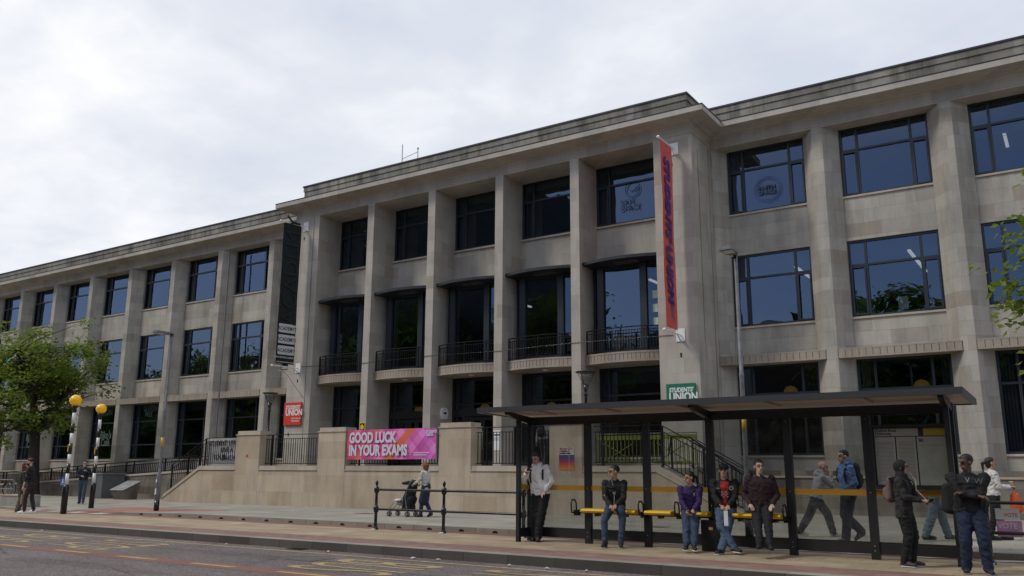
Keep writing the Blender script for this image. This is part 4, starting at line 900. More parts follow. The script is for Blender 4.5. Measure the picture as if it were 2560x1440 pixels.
q=MB().ell((0,-.022,1.02),(.025,.004,.03)).box(-.03,.03,-.024,-.0205,.90,.99); q.tube([(.08*math.cos(a)-.06,-.023,.87+.045*math.sin(a)) if 0 else (-.07+.04*math.cos(a),-.023,.87+.04*math.sin(a)) for a in np.linspace(0,2*PI,12)[:-1]],.006,4,closed=True).tube([(.07+.04*math.cos(a),-.023,.87+.04*math.sin(a)) for a in np.linspace(0,2*PI,12)[:-1]],.006,4,closed=True); q.build('symbol',M_white,t)
# ------------------------------------------------------------------ cabinet and plaque
t=thing('utility_cabinet','large plain grey utility cabinet against the ramp wall','cabinet',(-38.9,24.1,.1))
M_cab=mat('cabinet_grey_paint',(.105,.11,.112),.6,var=.15,vs=4)
MB().box(-.46,.46,-.38,.75,0,1.10).build('body',M_cab,t); MB().box(-.5,.5,-.42,.79,1.10,1.17).build('lid',mat('cabinet_lid',(.16,.165,.17),.5,var=.1),t)
MB().box(-.005,.005,-.386,-.381,.05,1.05).box(-.42,.42,-.386,-.381,.04,.05).build('door_seam',M_black,t); MB().box(-.42,-.30,-.386,-.381,.9,1.0).build('number_plate',M_black,t)
t=thing('plaque_plinth','squat stone plinth with a slanting engraved plaque beside the grey cabinet','plaque',(-36.85,23.9,.1))
MB().prism([(-.22,0),(.30,0),(.40,.78),(-.42,.40),(-.40,.34)],-.48,.48,plane='yz').build('plinth',M_old,t)
M2=frame((0,-.42,.405),(1,0,0),(0,.82,.38))
pl=MB().box(-.52,.52,-.02,.92,.004,.03,M=M2).build('plaque',mat('plaque_metal',(.34,.34,.33),.45,.2,var=.15,vs=8),t)
MB().box(-.42,.42,.80,.83,.0305,.034,M=M2).box(-.42,.42,.68,.70,.0305,.034,M=M2).box(-.36,.30,.12,.14,.0305,.034,M=M2).box(-.36,.30,.55,.57,.0305,.034,M=M2).box(-.36,-.34,.14,.55,.0305,.034,M=M2).box(.28,.30,.14,.55,.0305,.034,M=M2).build('engraving',M_shel,pl)
# ------------------------------------------------------------------ bicycles at the left edge
def bicycle(x,y,rz,col,label):
    t=thing('bicycle',label,'bicycle',(x,y,.1),rz,'parked bicycles')
    m=mat('bike_paint',col,.3)
    for wx in (-.52,.52):
        wv=MB().tube([(wx+.33*math.cos(a),0,.34+.33*math.sin(a)) for a in np.linspace(0,2*PI,33)[:-1]],.02,6,closed=True).build('wheel',M_black,t)
        sp_=MB(); [sp_.tube([(wx,0,.34),(wx+.32*math.cos(a),0,.34+.32*math.sin(a))],.003,3) for a in np.linspace(0,2*PI,17)[:-1]]; sp_.tube([(wx,-.04,.34),(wx,.04,.34)],.02,8).build('spokes',M_galv,wv)
    MB().tube([(-.52,0,.34),(-.08,0,.30),(.42,0,.72),(-.2,0,.80),(-.08,0,.30)],.018,6).tube([(-.2,0,.8),(-.52,0,.34)],.012,6).tube([(.40,0,.88),(.42,0,.72),(.52,0,.34)],.016,6).build('frame',m,t)
    MB().tube([(-.2,0,.8),(-.22,0,.92)],.013,6).ell((-.24,0,.95),(.14,.06,.03)).build('saddle',M_black,t)
    MB().tube([(.47,-.26,.96),(.40,-.1,.95),(.40,.1,.95),(.47,.26,.96)],.012,6).build('handlebar',M_galv,t)
    MB().tube([(-.08,-.06,.30),(-.08,.06,.30)],.05,10).tube([(-.08,.07,.30),(.05,.09,.20)],.01,5).tube([(-.08,-.07,.30),(-.2,-.09,.40)],.01,5).build('pedals',M_galv,t)
bicycle(-44.6,22.2,.5,(.03,.03,.035),'parked bicycle with pale wheel rims at the far left edge, nearest to the couple')
bicycle(-46.0,22.9,.3,(.15,.02,.02),'parked dark red bicycle behind the nearer one at the far left edge')
t=thing('cycle_stand','silver tubular cycle stand at the left edge behind the couple','cycle stand',(-43.6,21.6,.1),.4)
MB().tube([(-.9,0,0),(-.9,0,.75),(-.8,0,.82),(.8,0,.82),(.9,0,.75),(.9,0,0)],.028,8).build('hoop',M_galv,t); MB().tube([(-.9,0,.4),(.9,0,.4)],.022,8).build('cross_bar',M_galv,t)
t=thing('concrete_block','low pale concrete block on the pavement at the left edge beside the couple','block',(-34.3,17.9,.02),.1)
MB().prism([(-.8,0),(.8,0),(.76,.40),(-.76,.40)],-.3,.3,plane='xz').build('block',mat('concrete_pale',(.30,.29,.26),.9,var=.15,vs=6,bump=.3),t); MB().box(-.78,.78,-.32,.32,.40,.44).build('top_slab',M_cop,t)
# ------------------------------------------------------------------ trees
g=G('spring_leaves'); p=g.tc.outputs['Object']
oi=g.n('ShaderNodeNewGeometry').outputs['Random Per Island']
c=g.ramp(oi,[(0.0,(0.045,0.078,0.012)),(0.5,(0.135,0.190,0.028)),(1.0,(0.25,0.30,0.055))])
c=g.mul(c,g.ramp(g.noise(p,0.55,3,0.6),[(0.35,(.65,.70,.6)),(0.65,(1.2,1.15,1.1))]))
g.set(Base_Color=c,Roughness=.55,Specular_IOR_Level=.3)
tl=g.n('ShaderNodeBsdfTranslucent',{'Color':(.24,.33,.04,1)}); ms=g.n('ShaderNodeMixShader',{0:.38,1:g.b.outputs[0],2:tl.outputs[0]})
g.t.links.new(ms.outputs[0],g.t.nodes['Material Output'].inputs[0]); M_leaf=g.m
M_bark=mat('bark',(.030,.025,.020),.9,var=.35,vs=5,bump=.8,bs=18)
def tree(name,label,loc,h,crown,R,trunk_r,n_tip,leaves,lsize,seed,group=None,lean=0.0,per=14,cl=.32):
    """crown: centre z; R=(rx,ry,rz); limbs grow from the trunk to tips spread through the crown volume, leaves hang on them"""
    rr=random.Random(seed); t=thing(name,label,'tree',loc,0,group)
    tr=MB(); br=MB(); lf=MB(); cc=Vector((lean,0,crown))
    base=[(0,0,-.15),(.02,.01,.15),(lean*.15,0,crown*.25),(lean*.35,.03,crown*.5),(lean*.7,-.05,crown*.8),(lean,0,crown*1.05),(lean*1.1,.1,crown+R[2]*.45)]
    tr.tube(base,[trunk_r*1.5,trunk_r*1.1,trunk_r*.92,trunk_r*.8,trunk_r*.6,trunk_r*.42,trunk_r*.15],12)
    tr.build('trunk',M_bark,t)
    tips=[]
    tries=0
    while len(tips)<n_tip and tries<n_tip*40:
        tries+=1
        u=Vector((rr.gauss(0,1),rr.gauss(0,1),rr.gauss(0,1))).normalized(); 
        f=.90+.24*math.sin(u.x*5+seed)+.22*math.sin(u.z*8+u.x*6+seed*2)
        rad_=rr.random()**.42*f
        p=cc+Vector((u.x*R[0]*rad_,u.y*R[1]*rad_,u.z*R[2]*rad_))
        hz=(p.z-cc.z)/R[2]; lim=1.0 if hz<.1 else 1-.60*(hz-.1)
        if math.hypot((p.x-cc.x)/R[0],(p.y-cc.y)/R[1])>lim: continue
        tips.append(p)
    hubs=[]
    for k in range(max(6,n_tip//9)):
        a=k*2.4+rr.random(); zz=crown-R[2]*.75+R[2]*1.3*rr.random(); q=rr.uniform(.3,.55)
        hubs.append(cc*0+Vector((lean+math.cos(a)*R[0]*q,math.sin(a)*R[1]*q,zz)))
    for hb in hubs:
        s=Vector((lean*.6,0,max(crown*.52,hb.z-R[2]*.55))); mid=(s+hb)/2+Vector((rr.uniform(-.2,.2),rr.uniform(-.2,.2),.25))
        br.tube([s,mid,hb],[trunk_r*.42,trunk_r*.28,trunk_r*.16],7)
    for tp in tips:
        hb=min(hubs,key=lambda q:(q-tp).length); d=tp-hb
        m1=hb+d*.35+Vector((rr.uniform(-.2,.2),rr.uniform(-.2,.2),rr.uniform(0,.25)))*min(1,d.length); m2=hb+d*.72+Vector((rr.uniform(-.12,.12),rr.uniform(-.12,.12),rr.uniform(0,.15)))*min(1,d.length)
        br.tube([hb,m1,m2,tp],[trunk_r*.15,trunk_r*.10,trunk_r*.06,trunk_r*.02],4)
        n_=max(3,int(per*rr.uniform(.5,1.5)))
        for q in range(n_):
            if rr.random()<.35: b0=m2.lerp(tp,rr.random())
            else: b0=tp
            c_=b0+Vector((rr.gauss(0,cl),rr.gauss(0,cl),rr.gauss(0,cl*.62)))
            for w_ in range(leaves):
                pos=c_+Vector((rr.gauss(0,lsize*.9),rr.gauss(0,lsize*.9),rr.gauss(0,lsize*.6)))
                a=rr.uniform(0,2*PI); dr=Vector((math.cos(a),math.sin(a),rr.uniform(-.75,.15))).normalized(); sd_=dr.cross(Vector((rr.gauss(0,.45),rr.gauss(0,.45),1))).normalized(); up=sd_.cross(dr)
                L_=lsize*rr.uniform(.6,1.25); W_=L_*rr.uniform(.34,.48)
                lf.add([pos,pos+dr*L_*.45+sd_*W_+up*L_*.05,pos+dr*L_-up*L_*.15,pos+dr*L_*.45-sd_*W_+up*L_*.05],[(0,1,2,3)])
    br.build('branches',M_bark,t)
    me=lf.mesh('foliage'); me.materials.append(M_leaf); o=bpy.data.objects.new('foliage',me); C.objects.link(o); o.parent=t
    return t
tree('broadleaf_tree','spring green broadleaf tree in front of the left wing with a dark leaning trunk',(-45.35,24.2,.2),9,5.9,(4.75,3.6,3.75),.30,190,6,.19,11,lean=-1.15,per=13,cl=.27)
tree('broadleaf_tree','bright green tree whose leafy branches reach in at the right edge',(1.62,14.2,0),7,4.6,(2.4,2.2,1.85),.14,230,6,.125,5,per=10,cl=.17)
# across the street, seen in the window glass
TL=['tallest reflected tree, opposite the left end of the central block','reflected tree opposite the middle of the central block','reflected tree opposite the black banner','reflected tree opposite the red square sign','reflected tree opposite the street lamp by the crossing','reflected tree opposite the two beacons','leftmost reflected tree, opposite the far end of the left wing','reflected tree opposite the right wing, alone behind the camera']
for k,(x,y,s_) in enumerate(((-62,-18,1.25),(-44,-20,1.2),(-76,-19,1.3),(-90,-20,1.15),(-104,-18,1.1),(-120,-19,1.0),(-138,-20,1.1),(-11.5,-20,1.12))):
    lab=TL[0]
    if k==0: tr0=tree('street_tree',lab,(x,y,0),16,10,(7,6,6.2),.4,130,9,.55,21,group='trees across the street',per=8,cl=1.0); tr0.scale=(s_,s_,s_)
    else: o=copy_tree(tr0); o['label']=TL[k]; o.location=(x,y,0); o.scale=(s_,s_,s_); o.rotation_euler=(0,0,k*1.3)
t=thing('brick_terrace','dark brick terrace across the street with chimneys, seen only as a reflection in the glass','building',(-30,-34,0))
M_br=mat('dark_brick',(.09,.055,.042),.9,var=.2); wl_=MB().box(-200,52,-6,6,-.2,13.5).build('wall',M_br,t)
MB().prism([(-6.5,13.5),(6.5,13.5),(0,17)],-200.5,52.5,plane='yz').build('roof',M_lead,t)
ch=MB(); [ch.box(x,x+1.6,-1,1,15,18.8) for x in range(-190,50,15)]; ch.build('chimney',M_br,t)
for fz in (1.2,4.8,8.2):
    for k in range(22): MB().box(-57+k*5,-55.4+k*5,6.0,6.05,fz,fz+1.9).build('window',M_frame,t)

t=thing('added_tower_block','unseen dark tower block added across the street to darken reflections in the central windows','building',(-66,-30,0))  # unseen block, added so the central panes reflect something dark
MB().box(-17,17,-7,7,-.2,34).build('wall',mat('added_tower_cladding',(.035,.035,.04),.6,var=.3),t)
for fz in range(3,33,3): MB().box(-16,16,7.0,7.06,fz,fz+1.5).build('window_strip',M_frame,t)

# fixings and seals that show on the shelter
for x in PX:
    q=MB()
    for z in (.14,.22,1.09,2.33): q.lathe([(.012,0),(.012,.008),(0,.01)],(0,0,0),8,M=Matrix.Translation((x,SY-.05,z))@Matrix.Rotation(PI/2,4,'X'))
    SH(q,'bolt_heads',M_galv)
for a,b in zip(PX[:-1],PX[1:]):
    for z in (.27,2.389): SH(MB().box(a+.068,b-.068,SY-.012,SY+.012,z,z+.015),'glazing_seal',M_black)
SH(MB().box(-10.55,-1.62,16.45,16.46,2.60,2.605),'roof_joint',M_shel)
for x in (-9.3,-7.8,-6.2,-4.6,-3.0): SH(MB().box(x-.035,x+.035,14.94,15.80,2.585,2.612),'roof_rib',M_under)
# ------------------------------------------------------------------ people
SKIN={'pale':(.50,.31,.23),'tan':(.40,.235,.155),'brown':(.11,.055,.035),'pink':(.52,.29,.225)}
_mc={}
def cloth(col,rough=.85,var=.22):
    k=('c',tuple(col),rough)
    if k not in _mc: _mc[k]=mat('cloth_fabric',col,rough,var=var,vs=7,bump=1.0,bs=9)
    return _mc[k]
def skinm(k):
    if k not in _mc: _mc[k]=mat('skin_'+k,SKIN[k],.55,var=.05,vs=10)
    return _mc[k]
M_lip=mat('lip_skin',(.30,.11,.09),.5); M_eye=mat('eye_dark',(.02,.015,.012),.2)
def ik(a,b,l1,l2,hint):
    a=Vector(a); b=Vector(b); d=b-a; D=min(d.length,(l1+l2)*.998); dn=d.normalized()
    b=a+dn*D; x=(l1*l1-l2*l2+D*D)/(2*D); h=math.sqrt(max(0,l1*l1-x*x)); hn=Vector(hint); hn=(hn-dn*hn.dot(dn)).normalized()
    return a+dn*x+hn*h,b
VIEW=rad(33.4)
def wrinkle(o,amp,sd=0):
    me=o.data; n=len(me.vertices); co=np.zeros(n*3,'f'); no=np.zeros(n*3,'f'); me.vertices.foreach_get('co',co); me.vertices.foreach_get('normal',no); co=co.reshape(-1,3); no=no.reshape(-1,3)
    d=np.array([amp*((1-2*abs(mnoise.noise((c[0]*9+sd,c[1]*9,c[2]*16+c[0]*8))))-.55)+amp*.35*mnoise.noise((c[0]*24,c[1]*24+sd,c[2]*20)) for c in co.tolist()])
    co=co+no*d[:,None]; me.vertices.foreach_set('co',co.astype('f').ravel()); me.update(); return o
def person(label,x,y,z=0,turn=0,H=1.75,skin='pale',pelvis=(0,0,.93),lean=(0,0),tilt=0,headyaw=0,headpitch=0,
           footL=(.10,0,0),footR=(-.10,0,0),toeL=8,toeR=-8,kneeL=(0,-1,0),kneeR=(0,-1,0),heelL=0,heelR=0,
           handL=(.30,-.03,.78),handR=(-.30,-.03,.78),elL=(.5,1,-.2),elR=(-.5,1,-.2),curlL=.5,curlR=.5,
           top=(.1,.1,.1),trouser=(.03,.03,.04),shoe=(.02,.02,.02),sole=(.6,.6,.6),hair=(.015,.012,.01),hairstyle='short',
           sleeve='long',jacket=None,inner=None,hood=False,skirt=None,build=1.0,extras=(),toplen=.0,glasses=None,beard=False,cuff=.0,headphones=False,cap=None,hijab=None,group=None,loose=1.0,hempos=None):
    s=H/1.75
    t=thing('person',label,'person',(x,y,z),VIEW+rad(turn),group)
    V=lambda a,b=0,c=0: Vector((a,b,c)) 
    pel=Vector(pelvis)*s; lx,ly=lean
    # torso: lean in local x,y (metres of offset at the shoulders)
    up=Vector((lx,ly,.53)).normalized()
    chest=pel+up*.34*s; neck=pel+up*.545*s; lat=Vector((1,0,0)); lat=(lat-up*lat.dot(up)).normalized()
    lat=Matrix.Rotation(rad(tilt),3,up)@lat
    shw=.157*s*build
    shL=pel+up*.462*s+lat*shw; shR=pel+up*.462*s-lat*shw
    latp=Vector((1,0,0)); hipL=pel+latp*.09*s; hipR=pel-latp*.09*s
    hd=neck+(up*.5+Vector((0,0,.5))).normalized()*.135*s + Vector((0,-.02*s,0))
    HR=Matrix.Rotation(rad(headyaw),3,'Z')@Matrix.Rotation(rad(headpitch),3,'X')
    s0=s; s=s*1.05; hs=s; s=s0
    hp=lambda a,b,c: hd+HR@Vector((a*hs,b*hs,c*hs))
    HM=HR
    fL=Vector(footL)*s; fR=Vector(footR)*s
    aL=fL+Vector((0,.0,.085*s+heelL)); aR=fR+Vector((0,.0,.085*s+heelR))
    kL,aL=ik(hipL,aL,.435*s,.425*s,kneeL); kR,aR=ik(hipR,aR,.435*s,.425*s,kneeR)
    eL,wL=ik(shL,Vector(handL)*s,.285*s,.255*s,elL); eR,wR=ik(shR,Vector(handR)*s,.285*s,.255*s,elR)
    # --- body: one surface
    b=MB(); A=b.cone
    A(pel,chest,.095*s,.10*s,wa=.135*s*build,wb=.145*s*build,side=lat); A(chest,pel+up*.44*s,.095*s,.06*s,wa=.14*s*build,wb=.125*s*build,side=lat)
    A(neck-up*.05*s,hp(0,.01,-.06),.058*s,.052*s)
    b.ell(hp(0,.012,.035),(.078*s,.098*s,.092*s),HM,16,12); A(hp(0,-.012,-.01),hp(0,-.045,-.078),.066*s,.036*s,wa=.064*s,wb=.042*s,side=HM@Vector((1,0,0)))
    A(hp(0,-.088,.018),hp(0,-.106,-.018),.010*s,.0155*s); b.ell(hp(0,-.100,-.022),(.017*s,.012*s,.009*s),HM)
    A(hp(-.035,-.083,.036),hp(.035,-.083,.036),.011*s,.011*s); A(hp(-.022,-.086,-.050),hp(.022,-.086,-.050),.010*s,.010*s)
    for sd in (1,-1): b.ell(hp(sd*.080,.008,.0),(.012*s,.020*s,.032*s),HM)
    for (sh_,el,wr) in ((shL,eL,wL),(shR,eR,wR)):
        A(sh_,el,.050*s,.040*s); A(el,wr,.040*s,.027*s,wa=.041*s,wb=.030*s)
    for (hi,kn,an) in ((hipL,kL,aL),(hipR,kR,aR)): A(hi,kn,.078*s,.052*s); A(kn,an,.052*s,.036*s)
    def hand(wr,el,sgn,curl):
        d=(wr-el).normalized(); side=d.cross(Vector((0,0,1))); 
        if side.length<.2: side=Vector((0,-1,0))
        side=side.normalized(); nrm=side.cross(d).normalized()
        if nrm.z>0: nrm=-nrm
        pc=wr+d*.085*s
        A(wr,pc,.020*s,.017*s,wa=.030*s,wb=.040*s,side=side)
        for i,(o_,L1) in enumerate(((-.030,.062),(-.010,.072),(.011,.068),(.030,.052))):
            r=.0085*s; p0=pc+side*o_*s; c1=curl*(.8+.1*i); p1=p0+(d*math.cos(c1*.7)+nrm*math.sin(c1*.7)).normalized()*L1*.55*s
            p2=p1+(d*math.cos(c1*1.7)+nrm*math.sin(c1*1.7)).normalized()*L1*.5*s
            A(p0,p1,r*1.08,r,n=8); A(p1,p2,r,r*.85,n=8)
        th=-1 if sgn>0 else 1
        q0=wr+d*.03*s+side*th*.024*s; q1=q0+(d*.7+side*th*.7+nrm*.2).normalized()*.038*s; q2=q1+(d*.95+side*th*.2+nrm*.35).normalized()*.032*s
        A(q0,q1,.0125*s,.011*s,n=8); A(q1,q2,.011*s,.009*s,n=8)
        return pc+nrm*.03*s,d,side,nrm
    gL=hand(wL,eL,1,curlL); gR=hand(wR,eR,-1,curlR)
    body=b.build('body',[skinm(skin),M_eye,M_lip,cloth(hair)],t,remesh=.0085,smooth_it=1)
    me=body.data; n=len(me.polygons); cen=np.zeros(n*3); me.polygons.foreach_get('center',cen); cen=cen.reshape(-1,3)
    inv=np.array(HM.inverted()); loc=(cen-np.array(hd))@inv.T/s; mi=np.zeros(n,int)
    for sd in (1,-1):
        e_=((loc[:,0]-sd*.031)/.013)**2+((loc[:,2]-.014)/.007)**2; mi[(e_<1)&(loc[:,1]<-.05)]=1
        br_=(abs(loc[:,0]-sd*.033)<.020)&(abs(loc[:,2]-.044)<.0045)&(loc[:,1]<-.05); mi[br_]=3
    mi[((loc[:,0]/.023)**2+((loc[:,2]+.051)/.009)**2<1)&(loc[:,1]<-.05)]=2
    if beard: mi[(loc[:,2]<-.035)&(loc[:,2]>-.125)&(loc[:,1]<-.0)&(abs(loc[:,0])<.075)&(mi!=2)]=3
    me.polygons.foreach_set('material_index',mi.astype('int32')); me.update()
    # --- trousers
    q=MB(); A=q.cone; lo=loose
    A(pel+Vector((0,0,.10*s)),pel-Vector((0,0,.03*s)),.105*s,.115*s,wa=.145*s*build,wb=.17*s*build,side=latp)
    for (hi,kn,an) in ((hipL,kL,aL),(hipR,kR,aR)):
        A(hi,kn,.100*s*build**.5,.072*s*lo); e2=kn.lerp(an,.98-cuff); A(kn,e2,.072*s*lo,.060*s*lo)
    if skirt is None: wrinkle(q.build('trousers',cloth(trouser),t,remesh=.013,smooth_it=2),.013,x)
    else:
        q.build('leggings',cloth(trouser),t,remesh=.014,smooth_it=2)
        q=MB(); km=(kL+kR)/2; q.cone(pel+Vector((0,0,.1*s)),pel,.12*s,.14*s,wa=.16*s,wb=.185*s,side=latp); q.cone(pel,km+Vector((0,0,.0)),.14*s,.15*s,wa=.185*s,wb=.20*s,side=latp); q.build('skirt',cloth(skirt),t,remesh=.015,smooth_it=2)
    # --- top
    q=MB(); A=q.cone; bd=build; hem=pel+up*(.02-toplen)*s if hempos is None else Vector(hempos)
    q.loft([(hem,.172*s*bd,.125*s),(hem+up*.05*s,.168*s*bd,.122*s),(pel+up*.17*s,.160*s*bd,.115*s),(pel+up*.30*s,.172*s*bd,.122*s),(pel+up*.40*s,.176*s*bd,.118*s),(pel+up*.445*s,.150*s*bd,.096*s),(pel+up*.495*s,.105*s*bd,.075*s),(pel+up*.535*s,.070*s,.062*s)],lat)
    A(neck-up*.06*s,neck-up*.012*s,.068*s,.060*s)
    for (sh_,el,wr) in ((shL,eL,wL),(shR,eR,wR)):
        A(sh_,el,.063*s*bd,.051*s)
        if sleeve=='long': A(el,el.lerp(wr,.93),.053*s*bd**.5,.043*s)
        elif sleeve=='34': A(el,el.lerp(wr,.35),.056*s,.050*s)
    if hood: 
        q.ell(neck+Vector((0,.085*s,-.01*s)),(.115*s,.085*s,.075*s)); A(neck+Vector((-.07*s,-.02*s,-.0*s)),neck+Vector((-.05*s,.07*s,.03*s)),.035*s,.05*s); A(neck+Vector((.07*s,-.02*s,-.0*s)),neck+Vector((.05*s,.07*s,.03*s)),.035*s,.05*s)
    nm='jacket' if jacket else 'top'
    to=wrinkle(q.build(nm,[cloth(jacket or top)]+([cloth(inner)] if inner else []),t,remesh=.013,smooth_it=2),.015,x)
    if inner:   # open front shows the shirt
        me=to.data; n=len(me.polygons); cen=np.zeros(n*3); me.polygons.foreach_get('center',cen); cen=cen.reshape(-1,3)
        fw=np.array(lat.cross(up)); fw=fw if fw[1]<0 else -fw; c0=cen-np.array(pel); hx=c0@np.array(lat); hz=c0@np.array(up); hf=c0@fw
        mi=((abs(hx)<(.030+.05*np.clip((hz/s-.1)/.4,0,1))*s)&(hf>.03*s)&(hz<.50*s)).astype('int32'); me.polygons.foreach_set('material_index',mi); me.update()
    # --- shoes
    for an,ft,hl,toe in ((aL,fL,heelL,toeL),(aR,fR,heelR,toeR)):
        q=MB(); so=MB()
        dr=Matrix.Rotation(rad(toe),3,'Z')@Vector((0,-1,0)); g0=Vector((an.x,an.y,an.z-.085*s)); tip=g0+dr*.165*s
        if hl>0.03: tip=g0+dr*.12*s-Vector((0,0,hl*.95))
        sd=dr.cross(Vector((0,0,1)))
        q.cone(g0-dr*.035*s+Vector((0,0,.052*s)),tip+Vector((0,0,.042*s)),.046*s,.034*s,wa=.042*s,wb=.046*s,side=sd); q.cone(g0+Vector((0,0,.10*s)),g0+Vector((0,0,.05*s)),.045*s,.045*s)
        q.cone(g0+dr*.04*s+Vector((0,0,.06*s)),tip.lerp(g0,.35)+Vector((0,0,.05*s)),.045*s,.040*s)
        so.cone(g0-dr*.045*s+Vector((0,0,.014*s)),tip+dr*.01*s+Vector((0,0,.014*s)),.014*s,.014*s,wa=.043*s,wb=.047*s,side=sd)
        shs=q.build('shoe',cloth(shoe,.6),t,remesh=.011,smooth_it=1); so.build('shoe_sole',cloth(sole,.7),shs)
    # --- hair
    q=MB()
    if hairstyle in('short','ponytail','bob','long'):
        q.ell(hp(0,.022,.052),(.086*s,.102*s,.088*s),HM,14,10)
        q2=q
        if hairstyle=='ponytail': q.cone(hp(0,.10,.03),hp(0,.165,.0),.030*s,.036*s); q.cone(hp(0,.165,.0),hp(0,.16,-.17),.034*s,.014*s); q.cone(hp(0,.04,.04),hp(0,.05,-.045),.085*s,.06*s)
        if hairstyle=='bob': q.ell(hp(0,.028,.0),(.105*s,.11*s,.12*s),HM); q.cone(hp(0,.05,0),hp(0,.05,-.085),.10*s,.085*s)
        if hairstyle=='long': q.cone(hp(0,.045,0),hp(0,.065,-.20),.090*s,.075*s,wa=.095*s,wb=.10*s,side=HM@Vector((1,0,0)))
        ho=q.build('hair',cloth(hair,.6),t,remesh=.010,smooth_it=1)
        # cut the face opening
        bm=bmesh.new(); bm.from_mesh(ho.data); iv=HM.inverted(); kill=[]
        for v in bm.verts:
            l=iv@(v.co-hd)/s
            lim=.072 if hairstyle=='short' else .062
            if (l.y<-.035+ (0.03 if l.z<-.02 else 0) and l.z<lim+.10*max(0,-(l.y+.07))) or (hairstyle=='short' and l.z<-.02+ .0 and l.y<.05) or (hairstyle=='short' and l.z<-.045): kill.append(v)
        bmesh.ops.delete(bm,geom=kill,context='VERTS'); bm.to_mesh(ho.data); bm.free()
    if hijab:
        q=MB(); q.ell(hp(0,.022,.02),(.100*s,.118*s,.118*s),HM,16,12); q.cone(hp(0,.02,-.05),neck-up*.03*s,.088*s,.10*s); q.cone(neck,neck-up*.10*s,.10*s,.11*s,wa=.12*s,wb=.15*s,side=lat)
        ho=q.build('headscarf',cloth(hijab),t,remesh=.010,smooth_it=2)
        bm=bmesh.new(); bm.from_mesh(ho.data); iv=HM.inverted(); kill=[v for v in bm.verts if (lambda l: l.y<-.03 and abs(l.x)<.062 and -.085<l.z<.07)(iv@(v.co-hd)/s)]
        bmesh.ops.delete(bm,geom=kill,context='VERTS'); bm.to_mesh(ho.data); bm.free()
    if cap:
        q=MB(); q.ell(hp(0,.015,.060),(.092*s,.105*s,.078*s),HM,16,10); q.cone(hp(0,-.06,.065),hp(0,-.145,.052),.016*s,.010*s,wa=.07*s,wb=.06*s,side=HM@Vector((1,0,0))); q.build('cap',cloth(cap),t)
    if glasses:
        q=MB()
        for sd in (1,-1):
            q.tube([hp(sd*(.033+.025*math.cos(a)),-.098,.016+.018*math.sin(a)) for a in np.linspace(0,2*PI,13)[:-1]],.0018*s,4,closed=True); q.tube([hp(sd*.058,-.096,.02),hp(sd*.083,.0,.02)],.0025*s,4)
            if glasses=='dark': q.ell(hp(sd*.033,-.098,.014),(.025*s,.004*s,.019*s),HM)
        q.tube([hp(-.009,-.102,.02),hp(.009,-.102,.02)],.003*s,4); q.build('sunglasses' if glasses=='dark' else 'glasses',M_black,t)
    if headphones:
        q=MB(); q.tube([hp(.095*math.cos(a),.01,.02+.115*math.sin(a)) for a in np.linspace(0,PI,12)],.009*s,6); [q.ell(hp(sd*.097,.01,.0),(.022*s,.036*s,.042*s),HM) for sd in (1,-1)]; q.build('headphones',M_black,t)
    return dict(t=t,s=s,pel=pel,up=up,lat=lat,chest=chest,neck=neck,hd=hd,hp=hp,HM=HM,shL=shL,shR=shR,eL=eL,eR=eR,wL=wL,wR=wR,gL=gL,gR=gR,kL=kL,kR=kR,aL=aL,aR=aR)
def world_of(P,v): return Matrix.Translation(P['t'].location)@Matrix.Rotation(P['t'].rotation_euler.z,4,'Z')@Vector(v)
def rest(P,name,label,cat,v): 
    o=thing(name,label,cat,world_of(P,v),P['t'].rotation_euler.z); return o
def ruck(P,label,col,scale=1,dx=0,dz=0):
    s=P['s']; o=rest(P,'backpack',label,'backpack',P['chest']+Vector((dx,.20*s,-.02+dz))); q=MB()
    q.cone((0,0,-.14*scale),(0,-.01,.16*scale),.085*scale,.065*scale,wa=.15*scale,wb=.12*scale,side=(1,0,0)); q.cone((0,.07,-.12),(0,.07,.0),.05*scale,.045*scale,wa=.11*scale,wb=.10*scale,side=(1,0,0)); q.build('bag',cloth(col),o,remesh=.012,smooth_it=2)
    st=MB(); 
    for sd in (1,-1):
        st.tube([(sd*.10-dx,-.02,.17),(sd*.12-dx,-.17,.20),(sd*.135-dx,-.31,.13),(sd*.14-dx,-.335,.0),(sd*.13-dx,-.30,-.12),(sd*.15-dx,-.15,-.16),(sd*.12-dx,-.02,-.15)],.022,6,flat=.45)
    st.build('straps',cloth((.015,.015,.017)),o); return o
def phone(P,hand,label,rot=0):
    g_=P[hand]; o=thing('mobile_phone',label,'phone',world_of(P,g_[0]),P['t'].rotation_euler.z); d=g_[1]
    M=frame((0,0,0),g_[2],(d*.6+Vector((0,0,.6)))); MB().box(-.036,.036,-.02,.125,-.005,.005,M=M).build('body',M_black,o); MB().box(-.032,.032,-.014,.119,-.0065,-.0052,M=M).build('screen',mat('phone_screen',(.03,.04,.05),.1),o); return o
def patch(P,name,label_col,pts,th=.004,parent=None):
    pass
def chestmark(P,name,s_,size,col,x,z,depth=.145,**k):
    s=P['s']; f=P['up'].cross(P['lat']); f=-f if f.y>0 else f
    f=P['lat'].cross(P['up']); f=f if f.y<0 else -f
    p=P['pel']+P['up']*z*s+P['lat']*x*s+f*depth*s; xa=P['lat']
    return text(name,s_,size,cloth(col),frame(p,xa,P['up']),P['t'],align='CENTER',ext=.002,**k)
